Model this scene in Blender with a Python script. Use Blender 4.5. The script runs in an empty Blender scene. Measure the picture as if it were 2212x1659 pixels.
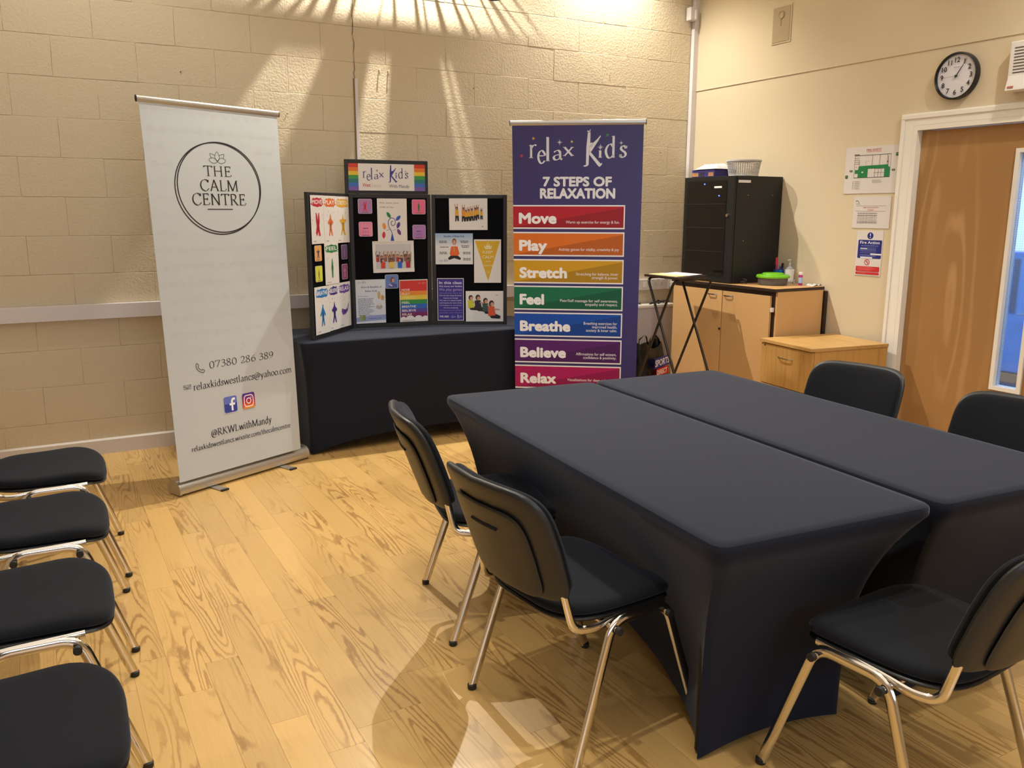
import bpy, bmesh, math, random
from mathutils import Vector, Matrix
random.seed(7)
PI = math.pi
C = bpy.context.scene.collection
SC = bpy.context.scene

# ------------------------------------------------------------------ camera
FPX = 1825.85
YAW, PIT, ROL = 0.511524, 0.201071, 0.002222
CAM = Vector((-4.9522, -5.73406, 1.49758))
F_ = Vector((math.sin(YAW)*math.cos(PIT), math.cos(YAW)*math.cos(PIT), -math.sin(PIT)))
R0 = Vector((math.cos(YAW), -math.sin(YAW), 0)); U0 = R0.cross(F_)
R_ = R0*math.cos(ROL) + U0*math.sin(ROL); U_ = -R0*math.sin(ROL) + U0*math.cos(ROL)
cd = bpy.data.cameras.new('camera'); cam = bpy.data.objects.new('camera', cd); C.objects.link(cam)
cd.sensor_width = 36.0; cd.lens = FPX/2212*36.0; cd.clip_start = 0.05
M = Matrix.Identity(4)
for i in range(3):
    M[i][0] = R_[i]; M[i][1] = U_[i]; M[i][2] = -F_[i]; M[i][3] = CAM[i]
cam.matrix_world = M
SC.camera = cam

# ------------------------------------------------------------------ look, world
SC.view_settings.view_transform = 'Standard'; SC.view_settings.look = 'None'
SC.view_settings.gamma = 1.0; SC.view_settings.use_curve_mapping = False
SC.view_settings.exposure = 0.0
w = bpy.data.worlds.new('world'); SC.world = w; w.use_nodes = True
w.node_tree.nodes['Background'].inputs[0].default_value = (0.55, 0.7, 1.0, 1)
w.node_tree.nodes['Background'].inputs[1].default_value = 0.15

# ------------------------------------------------------------------ lights
WARM = (1.0, 0.965, 0.87)
def spot(x, y, z, p, ang=120, col=WARM, rad=0.035, blend=0.5, aim=None):
    l = bpy.data.lights.new('spot_lamp', 'SPOT'); l.energy = p; l.color = col
    l.spot_size = math.radians(ang); l.spot_blend = blend; l.shadow_soft_size = rad
    o = bpy.data.objects.new('spot_lamp', l); o.location = (x, y, z); C.objects.link(o)
    if aim: o.rotation_euler = (Vector(aim)-Vector((x, y, z))).to_track_quat('-Z', 'Y').to_euler()
    return o
def area(loc, aim, sx, sy, p, col):
    l = bpy.data.lights.new('area_lamp', 'AREA'); l.shape = 'RECTANGLE'; l.size = sx; l.size_y = sy
    l.energy = p; l.color = col
    o = bpy.data.objects.new('area_lamp', l); o.location = loc; C.objects.link(o)
    o.rotation_euler = (Vector(aim)-Vector(loc)).to_track_quat('-Z', 'Y').to_euler()
    return o
LZ = 3.75
spot(-0.93, -0.20, LZ, 250, 118, blend=0.9)
spot(-2.58, -0.25, LZ, 400, 125, blend=0.6, rad=0.012)
spot(-4.60, -0.95, LZ, 45, 120)
spot(-0.85, -3.90, LZ, 110, 125)
spot(-3.00, -4.80, LZ, 110, 90)
spot(-2.60, -2.40, LZ, 66, 85)
spot(-4.55, -4.30, LZ, 112, 85)
spot(-0.70, -1.9, LZ, 12, 80)
area((-4.0, -4.2, 3.83), (-4.0, -4.2, 0), 6.0, 6.0, 85, (1.0, 0.95, 0.86))      # added broad fill under the ceiling, softens the contrast
area((-4.4, -8.8, 2.0), (-3.2, -2.0, 0.8), 4.0, 1.6, 110, (0.66, 0.80, 1.0))      # daylight of the windows behind
area((1.0, -2.9, 3.2), (1.0, -2.9, 0), 1.2, 2.4, 120, (0.62, 0.78, 1.0))           # daylight of the corridor

# ------------------------------------------------------------------ materials
def lin(c):
    return tuple((v/255/12.92 if v/255 <= 0.04045 else ((v/255+0.055)/1.055)**2.4) for v in c[:3])
MATS = {}
def mat(name, col, rough=0.6, metal=0.0, spec=0.5, bump=None, noise=None, sheen=0, alpha=None, trans=0, emit=None, var=0):
    if name in MATS: return MATS[name]
    m = bpy.data.materials.new(name); m.use_nodes = True; nt = m.node_tree; b = nt.nodes['Principled BSDF']
    c = lin(col) + (1,)
    b.inputs['Base Color'].default_value = c; b.inputs['Roughness'].default_value = rough
    b.inputs['Metallic'].default_value = metal; b.inputs['Specular IOR Level'].default_value = spec
    if sheen:
        b.inputs['Sheen Weight'].default_value = sheen; b.inputs['Sheen Roughness'].default_value = 0.4
        b.inputs['Sheen Tint'].default_value = (0.75, 0.82, 1, 1)
    if trans: b.inputs['Transmission Weight'].default_value = trans
    if emit: b.inputs['Emission Color'].default_value = lin(emit[0])+(1,); b.inputs['Emission Strength'].default_value = emit[1]
    tc = nt.nodes.new('ShaderNodeTexCoord')
    if bump:
        n = nt.nodes.new('ShaderNodeTexNoise'); n.inputs['Scale'].default_value = bump[0]; n.inputs['Detail'].default_value = 4
        bp = nt.nodes.new('ShaderNodeBump'); bp.inputs['Strength'].default_value = bump[1]; bp.inputs['Distance'].default_value = bump[2]
        nt.links.new(tc.outputs['Object'], n.inputs['Vector']); nt.links.new(n.outputs['Fac'], bp.inputs['Height'])
        nt.links.new(bp.outputs['Normal'], b.inputs['Normal'])
    if noise:
        n = nt.nodes.new('ShaderNodeTexNoise'); n.inputs['Scale'].default_value = noise[0]; n.inputs['Detail'].default_value = 3
        r = nt.nodes.new('ShaderNodeMapRange'); r.inputs['To Min'].default_value = 1-noise[1]; r.inputs['To Max'].default_value = 1+noise[1]
        mx = nt.nodes.new('ShaderNodeVectorMath'); mx.operation = 'SCALE'; mx.inputs[0].default_value = c[:3]
        nt.links.new(tc.outputs['Object'], n.inputs['Vector']); nt.links.new(n.outputs['Fac'], r.inputs['Value'])
        nt.links.new(r.outputs['Result'], mx.inputs['Scale']); nt.links.new(mx.outputs['Vector'], b.inputs['Base Color'])
    MATS[name] = m; return m

def wood(name, c1, c2, sx, sy, rings, axis='Y', rough=0.4, obj_rand=True, fiber=0.12, spec=0.5, ringw=0.5, jag=0.4):
    """procedural grain running along the given local axis; contour lines of a stretched noise give the cathedral figure"""
    if name in MATS: return MATS[name]
    m = bpy.data.materials.new(name); m.use_nodes = True; nt = m.node_tree; L = nt.links
    b = nt.nodes['Principled BSDF']; b.inputs['Roughness'].default_value = rough; b.inputs['Specular IOR Level'].default_value = spec
    tc = nt.nodes.new('ShaderNodeTexCoord'); oi = nt.nodes.new('ShaderNodeObjectInfo')
    off = nt.nodes.new('ShaderNodeVectorMath'); off.operation = 'SCALE'; off.inputs[0].default_value = (13.7, 31.1, 7.3)
    L.new(oi.outputs['Random'], off.inputs['Scale'])
    add = nt.nodes.new('ShaderNodeVectorMath'); add.operation = 'ADD'
    L.new(tc.outputs['Object'], add.inputs[0])
    if obj_rand: L.new(off.outputs['Vector'], add.inputs[1])
    def mapped(a, bb):
        mp = nt.nodes.new('ShaderNodeMapping')
        s = {'X': (bb, a, a), 'Y': (a, bb, a), 'Z': (a, a, bb)}[axis]
        mp.inputs['Scale'].default_value = s; L.new(add.outputs['Vector'], mp.inputs['Vector']); return mp
    n1 = nt.nodes.new('ShaderNodeTexNoise'); n1.inputs['Scale'].default_value = 1; n1.inputs['Detail'].default_value = 2.0; n1.inputs['Roughness'].default_value = 0.35
    L.new(mapped(sx, sy).outputs['Vector'], n1.inputs['Vector'])
    mul = nt.nodes.new('ShaderNodeMath'); mul.operation = 'MULTIPLY'; mul.inputs[1].default_value = rings; L.new(n1.outputs['Fac'], mul.inputs[0])
    n4 = nt.nodes.new('ShaderNodeTexNoise'); n4.inputs['Scale'].default_value = 1; n4.inputs['Detail'].default_value = 2
    L.new(mapped(90, 26).outputs['Vector'], n4.inputs['Vector'])
    jt = nt.nodes.new('ShaderNodeMath'); jt.operation = 'MULTIPLY_ADD'; jt.inputs[1].default_value = jag; L.new(n4.outputs['Fac'], jt.inputs[0]); L.new(mul.outputs[0], jt.inputs[2])
    sn = nt.nodes.new('ShaderNodeMath'); sn.operation = 'SINE'; L.new(jt.outputs[0], sn.inputs[0])
    mr = nt.nodes.new('ShaderNodeMapRange'); mr.inputs['From Min'].default_value = 0.1; mr.inputs['From Max'].default_value = 1; L.new(sn.outputs[0], mr.inputs['Value'])
    n2 = nt.nodes.new('ShaderNodeTexNoise'); n2.inputs['Scale'].default_value = 1; n2.inputs['Detail'].default_value = 3
    L.new(mapped(260, 7).outputs['Vector'], n2.inputs['Vector'])
    n3 = nt.nodes.new('ShaderNodeTexNoise'); n3.inputs['Scale'].default_value = 1; n3.inputs['Detail'].default_value = 1
    L.new(mapped(sx*0.8, sy*0.8).outputs['Vector'], n3.inputs['Vector'])
    msk = nt.nodes.new('ShaderNodeMapRange'); msk.inputs['From Min'].default_value = 0.42; msk.inputs['From Max'].default_value = 0.6; L.new(n3.outputs['Fac'], msk.inputs['Value'])
    mm = nt.nodes.new('ShaderNodeMath'); mm.operation = 'MULTIPLY'; L.new(mr.outputs['Result'], mm.inputs[0]); L.new(msk.outputs['Result'], mm.inputs[1])
    m3 = nt.nodes.new('ShaderNodeMath'); m3.operation = 'MULTIPLY'; m3.inputs[1].default_value = ringw; L.new(mm.outputs[0], m3.inputs[0])
    f2 = nt.nodes.new('ShaderNodeMath'); f2.operation = 'MULTIPLY_ADD'; f2.inputs[1].default_value = fiber*4; f2.inputs[2].default_value = -fiber*1.7; L.new(n2.outputs['Fac'], f2.inputs[0])
    ad = nt.nodes.new('ShaderNodeMath'); ad.operation = 'ADD'; ad.use_clamp = True; L.new(m3.outputs[0], ad.inputs[0]); L.new(f2.outputs[0], ad.inputs[1])
    mix = nt.nodes.new('ShaderNodeMix'); mix.data_type = 'RGBA'; mix.inputs[6].default_value = lin(c1)+(1,); mix.inputs[7].default_value = lin(c2)+(1,)
    L.new(ad.outputs[0], mix.inputs[0])
    rv = nt.nodes.new('ShaderNodeMapRange'); rv.inputs['To Min'].default_value = 0.88; rv.inputs['To Max'].default_value = 1.08; L.new(oi.outputs['Random'], rv.inputs['Value'])
    sc = nt.nodes.new('ShaderNodeVectorMath'); sc.operation = 'SCALE'; L.new(mix.outputs[2], sc.inputs[0]); L.new(rv.outputs['Result'], sc.inputs['Scale'])
    L.new(sc.outputs['Vector'], b.inputs['Base Color'])
    MATS[name] = m; return m

def print_mat():
    if 'print' in MATS: return MATS['print']
    m = bpy.data.materials.new('print'); m.use_nodes = True; nt = m.node_tree; b = nt.nodes['Principled BSDF']
    a = nt.nodes.new('ShaderNodeAttribute'); a.attribute_name = 'Col'; nt.links.new(a.outputs['Color'], b.inputs['Base Color'])
    b.inputs['Roughness'].default_value = 0.5; b.inputs['Specular IOR Level'].default_value = 0.3
    MATS['print'] = m; return m

M_BLOCK = mat('painted_block', (208, 192, 162), 0.62, bump=(75, 0.75, 0.004), noise=(3, 0.03))
M_JOINT = mat('painted_mortar', (201, 184, 153), 0.7, bump=(60, 0.5, 0.003))
M_PLASTER = mat('painted_plaster', (209, 192, 161), 0.6, bump=(160, 0.25, 0.001))
M_WHITE = mat('white_gloss_paint', (232, 226, 214), 0.35)
M_TRUNK = mat('white_trunking_plastic', (214, 206, 204), 0.4)
M_BASE = mat('skirting_paint', (212, 203, 194), 0.45)
M_CEIL = mat('ceiling_paint', (232, 226, 210), 0.8)
M_FLOOR = wood('oak_vinyl', (206, 166, 102), (142, 100, 50), 8.5, 0.80, 120, 'Y', rough=0.30, fiber=0.11, ringw=0.70, jag=3.0)
M_CLOTH = mat('black_stretch_cloth', (29, 31, 41), 0.85, spec=0.12, sheen=0.22, bump=(900, 0.15, 0.0005))
M_SEAT = mat('black_seat_fabric', (24, 25, 28), 0.9, spec=0.15, sheen=0.10, bump=(700, 0.3, 0.0006))
M_SHELL = mat('black_plastic_shell', (34, 35, 37), 0.42, spec=0.45, bump=(900, 0.12, 0.0003))
M_PAN = mat('black_plastic_pan', (18, 18, 19), 0.35)
M_CHROME = mat('chrome_tube', (225, 220, 212), 0.14, metal=1.0)
M_CAP = mat('black_rubber', (28, 27, 26), 0.6)
M_ALU = mat('brushed_aluminium', (200, 198, 194), 0.33, metal=0.9)
M_BAN1 = mat('white_banner_vinyl', (190, 193, 194), 0.5)
M_BAN2 = mat('purple_banner_vinyl', (52, 44, 104), 0.42)
M_BLACKM = mat('black_metal', (24, 24, 25), 0.45, spec=0.4)
M_SMOKE = mat('smoked_perspex', (16, 15, 15), 0.12, spec=0.5)
M_FELT = mat('black_felt', (13, 13, 16), 0.95, spec=0.1)
M_FRAME = mat('black_board_frame', (30, 30, 32), 0.5)
M_PAPER = mat('white_paper', (226, 222, 218), 0.6)
M_LAMI = mat('laminated_paper', (214, 206, 200), 0.25)
M_BEECH = wood('beech_laminate', (206, 162, 108), (190, 144, 90), 5, 0.8, 22, 'Z', rough=0.4, fiber=0.05, obj_rand=True, ringw=0.3)
M_OAKL = wood('oak_laminate', (192, 148, 84), (162, 116, 58), 30, 1.2, 18, 'Z', rough=0.4, fiber=0.09, ringw=0.5)
M_OAKT = wood('oak_laminate_top', (200, 158, 96), (172, 128, 68), 16, 1.2, 18, 'Y', rough=0.4, fiber=0.09, ringw=0.5)
M_DOOR = wood('birch_ply_door', (160, 118, 70), (192, 150, 102), 4.0, 0.60, 46, 'Z', rough=0.38, fiber=0.07, obj_rand=False, ringw=0.85, jag=0.5)
M_WENGE = mat('dark_brown_edge', (46, 30, 24), 0.45)
M_PRINT = print_mat()

# ------------------------------------------------------------------ mesh helpers
def mkobj(name, me, parent=None, M=None):
    o = bpy.data.objects.new(name, me); C.objects.link(o)
    if parent: o.parent = parent
    if M is not None: o.matrix_local = M
    return o
def tag(o, label=None, cat=None, group=None, kind=None):
    if label: o['label'] = label
    if cat: o['category'] = cat
    if group: o['group'] = group
    if kind: o['kind'] = kind
    return o
def empty(name, loc=(0, 0, 0), rz=0, label=None, cat=None, group=None):
    o = bpy.data.objects.new(name, None); C.objects.link(o); o.empty_display_size = 0.05
    o.location = loc; o.rotation_euler = (0, 0, rz)
    return tag(o, label, cat, group)

class MB:
    def __init__(s): s.v = []; s.f = []
    def add(s, vs, fs):
        k = len(s.v); s.v += [tuple(p) for p in vs]; s.f += [tuple(i+k for i in f) for f in fs]; return s
    def box(s, x0, x1, y0, y1, z0, z1, M=None):
        vs = [Vector((x, y, z)) for z in (z0, z1) for y in (y0, y1) for x in (x0, x1)]
        if M is not None: vs = [M @ p for p in vs]
        return s.add(vs, [(0, 2, 3, 1), (4, 5, 7, 6), (0, 1, 5, 4), (2, 6, 7, 3), (0, 4, 6, 2), (1, 3, 7, 5)])
    def bbox(s, x0, x1, y0, y1, z0, z1, r, M=None):
        """box with chamfered edges"""
        r = min(r, (x1-x0)/2.01, (y1-y0)/2.01, (z1-z0)/2.01)
        bm = bmesh.new(); bmesh.ops.create_cube(bm, size=1)
        for v in bm.verts: v.co = Vector((x0+(v.co.x+.5)*(x1-x0), y0+(v.co.y+.5)*(y1-y0), z0+(v.co.z+.5)*(z1-z0)))
        bmesh.ops.bevel(bm, geom=bm.edges[:], offset=r, segments=2, profile=0.6, affect='EDGES')
        bm.verts.index_update()
        vs = [(M @ v.co if M is not None else v.co.copy()) for v in bm.verts]; fs = [[v.index for v in f.verts] for f in bm.faces]
        bm.free(); return s.add(vs, fs)
    def tube(s, pts, r, n=10, r2=None, ref=None, caps=True, scale=None):
        """r: radius across ref direction-ish normal, r2: radius along ref"""
        pts = [Vector(p) for p in pts]; rings = []; prev = None
        for i, p in enumerate(pts):
            t = (pts[min(i+1, len(pts)-1)]-pts[max(i-1, 0)]).normalized()
            if ref is not None: a = Vector(ref)
            elif prev is not None: a = prev
            else: a = Vector((0, 0, 1)) if abs(t.z) < 0.9 else Vector((1, 0, 0))
            a = (a - t*a.dot(t)).normalized(); b = t.cross(a); prev = a
            k = scale[i] if scale else 1
            ra, rb = (r2 if r2 else r)*k, r*k
            rings.append([p + a*math.cos(2*PI*j/n)*ra + b*math.sin(2*PI*j/n)*rb for j in range(n)])
        vs = [q for rg in rings for q in rg]; fs = []
        for i in range(len(rings)-1):
            for j in range(n):
                k = (j+1) % n; fs.append((i*n+j, i*n+k, (i+1)*n+k, (i+1)*n+j))
        if caps: fs.append(tuple(range(n))[::-1]); fs.append(tuple((len(rings)-1)*n+j for j in range(n)))
        return s.add(vs, fs)
    def lathe(s, prof, n=24, M=None, caps=True):
        vs = []
        for r, z in prof:
            for j in range(n):
                p = Vector((r*math.cos(2*PI*j/n), r*math.sin(2*PI*j/n), z)); vs.append(M @ p if M is not None else p)
        fs = []
        for i in range(len(prof)-1):
            for j in range(n):
                k = (j+1) % n; fs.append((i*n+j, i*n+k, (i+1)*n+k, (i+1)*n+j))
        if caps:
            fs.append(tuple(range(n))[::-1]); fs.append(tuple((len(prof)-1)*n+j for j in range(n)))
        return s.add(vs, fs)
    def prism(s, poly, z0, z1, M=None):
        n = len(poly); vs = [Vector((x, y, z0)) for x, y in poly] + [Vector((x, y, z1)) for x, y in poly]
        if M is not None: vs = [M @ p for p in vs]
        fs = [tuple(range(n))[::-1], tuple(range(n, 2*n))] + [(i, (i+1) % n, (i+1) % n+n, i+n) for i in range(n)]
        return s.add(vs, fs)
    def mesh(s, name, m, smooth=False):
        me = bpy.data.meshes.new(name); me.from_pydata(s.v, [], s.f)
        for k in (m if isinstance(m, (list, tuple)) else [m]): me.materials.append(k)
        if smooth:
            me.polygons.foreach_set('use_smooth', [True]*len(me.polygons))
            try: me.set_sharp_from_angle(angle=math.radians(40))
            except Exception: pass
        me.update(); return me
    def obj(s, name, m, parent=None, smooth=False, M=None):
        return mkobj(name, s.mesh(name, m, smooth), parent, M)

def fillet(pts, r, n=6):
    pts = [Vector(p) for p in pts]; out = [pts[0]]
    for i in range(1, len(pts)-1):
        a, b, c = pts[i-1], pts[i], pts[i+1]
        ra = min(r, (a-b).length*0.49, (c-b).length*0.49)
        p, q = b+(a-b).normalized()*ra, b+(c-b).normalized()*ra
        for k in range(n+1):
            t = k/n; out.append((1-t)**2*p + 2*t*(1-t)*b + t*t*q)
    out.append(pts[-1]); return out
def rrect(x0, x1, y0, y1, r, n=6):
    out = []
    for cx, cy, a0 in ((x1-r, y1-r, 0), (x0+r, y1-r, 90), (x0+r, y0+r, 180), (x1-r, y0+r, 270)):
        for k in range(n+1):
            a = math.radians(a0+90*k/n); out.append((cx+r*math.cos(a), cy+r*math.sin(a)))
    return out
def catmull(pts, n=8, closed=False):
    P = [Vector((p[0], p[1], 0)) for p in pts]; m = len(P); out = []
    if m < 3: return [(p.x, p.y) for p in P]
    rng = range(m) if closed else range(m-1)
    for i in rng:
        if closed: a, b, c, d = P[(i-1) % m], P[i], P[(i+1) % m], P[(i+2) % m]
        else: a, b, c, d = P[max(i-1, 0)], P[i], P[i+1], P[min(i+2, m-1)]
        for k in range(n):
            t = k/n
            q = 0.5*((2*b)+(-a+c)*t+(2*a-5*b+4*c-d)*t*t+(-a+3*b-3*c+d)*t**3); out.append((q.x, q.y))
    if not closed: out.append((P[-1].x, P[-1].y))
    return out
def pad(outline, thick, mapf, dome=0.0, rings=(1, .985, .94, .8, .5, .2), both=True):
    """cushion-like closed solid: outline in 2D, mapped by mapf(x, y, h)"""
    n = len(outline); cx = sum(p[0] for p in outline)/n; cy = sum(p[1] for p in outline)/n
    mb = MB(); vs = []; hs = []
    def h(k): return thick/2*math.sqrt(max(0, 1-((max(k-.9, 0))/.1)**2)) + dome*(1-k*k)
    seq = [(k, h(k)) for k in reversed(rings)]; seq = [(.02, h(.02))]+seq
    low = [(k, -(thick/2*math.sqrt(max(0, 1-((max(k-.9, 0))/.1)**2)))) for k in rings[1:]]+[(.02, -thick/2)]
    allr = seq+low
    for k, hh in allr:
        for x, y in outline: vs.append(mapf(cx+(x-cx)*k, cy+(y-cy)*k, hh))
    fs = []
    for i in range(len(allr)-1):
        for j in range(n):
            q = (j+1) % n; fs.append((i*n+j, (i+1)*n+j, (i+1)*n+q, i*n+q))
    fs.append(tuple(range(n))); fs.append(tuple((len(allr)-1)*n+j for j in range(n))[::-1])
    mb.add(vs, fs); return mb
def shift(o, *p): o.location = Vector(p); return o

# ------------------------------------------------------------------ flat print: lettering and artwork on real sheets
_TXT = {}
def text_mesh(s, bold):
    key = (s, round(bold, 3))
    if key not in _TXT:
        cu = bpy.data.curves.new('txt', 'FONT'); cu.body = s; cu.size = 1; cu.offset = bold; cu.resolution_u = 3; cu.fill_mode = 'FRONT'
        o = bpy.data.objects.new('txt', cu); C.objects.link(o)
        me = bpy.data.meshes.new_from_object(o.evaluated_get(bpy.context.evaluated_depsgraph_get()))
        _TXT[key] = ([(v.co.x, v.co.y) for v in me.vertices], [tuple(p.vertices) for p in me.polygons])
        bpy.data.objects.remove(o); bpy.data.curves.remove(cu); bpy.data.meshes.remove(me)
    return _TXT[key]
SERIF = {
'T': '60;L30,68 30,0;L4,67 56,67;F30,0,11;L4,68 4,57;L56,68 56,57',
'H': '74;L14,68 14,0;L58,68 58,0;L14,35 58,35;F14,0,9;F58,0,9;F14,68,9;F58,68,9',
'E': '56;L14,68 14,0;L14,67 46,67 46,57;L14,36 37,36;L37,42 37,29;L14,1 48,1 51,13;F12,68,8;F12,0,8',
'C': '66;S58,54 48,66 34,69 14,58 6,34 14,10 34,-1 48,3 61,15;L58,68 58,53',
'A': '66;L33,69 8,0;L33,69 58,0;L18,24 48,24;F8,0,8;F58,0,9',
'L': '54;L14,68 14,0;L14,1 46,1 50,14;F14,68,9;F12,0,8',
'M': '86;L14,68 12,0;L14,68 43,2;L43,2 71,68;L71,68 74,0;F12,0,8;F74,0,9;F11,68,7;F74,68,7',
'N': '76;L14,68 14,0;L14,68 61,0;L61,68 61,0;F14,0,8;F11,68,8;F61,68,8',
'R': '64;L14,68 14,0;S14,67 32,67 44,60 46,50 42,40 30,34 14,34;L28,34 56,0;F14,0,9;F12,68,8;F58,0,7',
'K': '66;L14,68 14,0;L52,68 16,32;L24,40 58,0;F14,0,8;F14,68,8;F59,0,7;F52,68,7',
'W': '94;L6,68 27,0;L27,0 48,68;L46,68 68,0;L68,0 88,68;F6,68,7;F47,68,8;F88,68,7',
'r': '36;L13,46 13,0;S13,32 20,42 27,46 34,44;F13,0,8;L6,43 13,46',
'e': '44;S7,27 38,28 36,38 24,46 11,39 6,23 12,6 25,-1 39,9',
'l': '25;L12,74 12,0;F12,0,8;L5,72 12,74',
'a': '43;S9,37 16,44 26,46 32,38 33,29;L33,32 33,6;L33,6 41,1;S33,26 16,22 8,12 12,1 22,0 33,9',
'x': '46;L8,45 38,0;L38,45 8,0;F8,45,6;F38,45,6;F8,0,6;F38,0,6',
'k': '46;L12,74 12,0;F12,0,7;L35,45 14,20;L19,26 38,0;F40,0,6;F35,45,6;L5,72 12,74',
'i': '25;L12,46 12,0;F12,0,8;L5,43 12,46;D12,62,5',
'd': '48;L36,74 36,0;L29,72 36,74;S36,36 26,46 14,40 7,23 13,4 24,-1 36,9;L36,1 42,2',
's': '35;S29,36 22,45 12,44 8,35 14,27 24,20 28,10 20,0 9,1 6,11;L29,46 29,36;L6,0 6,10',
'w': '65;L5,45 19,0;L19,0 33,44;L32,44 47,0;L47,0 60,45;F5,45,5;F32,45,5;F60,45,5',
't': '30;S14,58 14,20 15,4 22,0 29,5;L5,45 27,45',
'n': '51;L12,46 12,0;S12,32 20,43 30,46 37,38 38,26;L38,30 38,0;F12,0,7;F38,0,7;L5,43 12,46',
'c': '40;S34,35 27,45 17,44 8,34 7,20 13,4 24,-1 36,8',
'@': '78;S50,38 42,44 32,42 24,28 28,14 38,14 48,24 52,42;S52,42 50,22 54,12 64,14 71,32 62,54 38,62 14,50 6,26 14,2 36,-12 62,-5',
'y': '44;L7,45 23,2;L38,45 16,-19;L16,-19 6,-21;F7,45,6;F38,45,5',
'h': '51;L12,74 12,0;S12,32 20,43 30,46 37,38 38,26;L38,30 38,0;F12,0,7;F38,0,7;L5,72 12,74',
'o': '46;O23,46 8,36 7,12 23,-1 39,12 39,34',
'm': '77;L12,46 12,0;S12,32 20,43 30,46 37,38 38,26;L38,30 38,0;S38,32 46,43 56,46 63,38 64,26;L64,30 64,0;F12,0,7;F38,0,7;F64,0,7;L5,43 12,46',
'.': '20;D10,4,5', '/': '32;L4,-8 28,74', ' ': '26',
'0': '50;O25,66 10,52 8,32 12,8 25,-1 38,8 42,32 40,52',
'7': '48;L6,65 44,65;L44,65 18,0;L6,66 6,55',
'3': '46;S9,56 20,66 33,62 36,49 28,38 18,36;S18,36 34,33 40,17 32,3 18,-1 6,5',
'8': '48;O24,66 12,60 13,44 34,28 40,14 34,2 24,-1 13,2 8,14 14,28 35,44 36,60',
'2': '46;S8,52 18,66 32,62 38,48 28,26 6,2;L6,2 40,2;L38,3 43,13',
'6': '48;S40,64 20,50 8,26 14,4 26,-1 40,8 41,26 30,38 14,32 9,22',
'9': '48;S8,0 30,14 41,40 35,60 24,66 10,58 8,40 18,28 34,33 40,46'}
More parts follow.
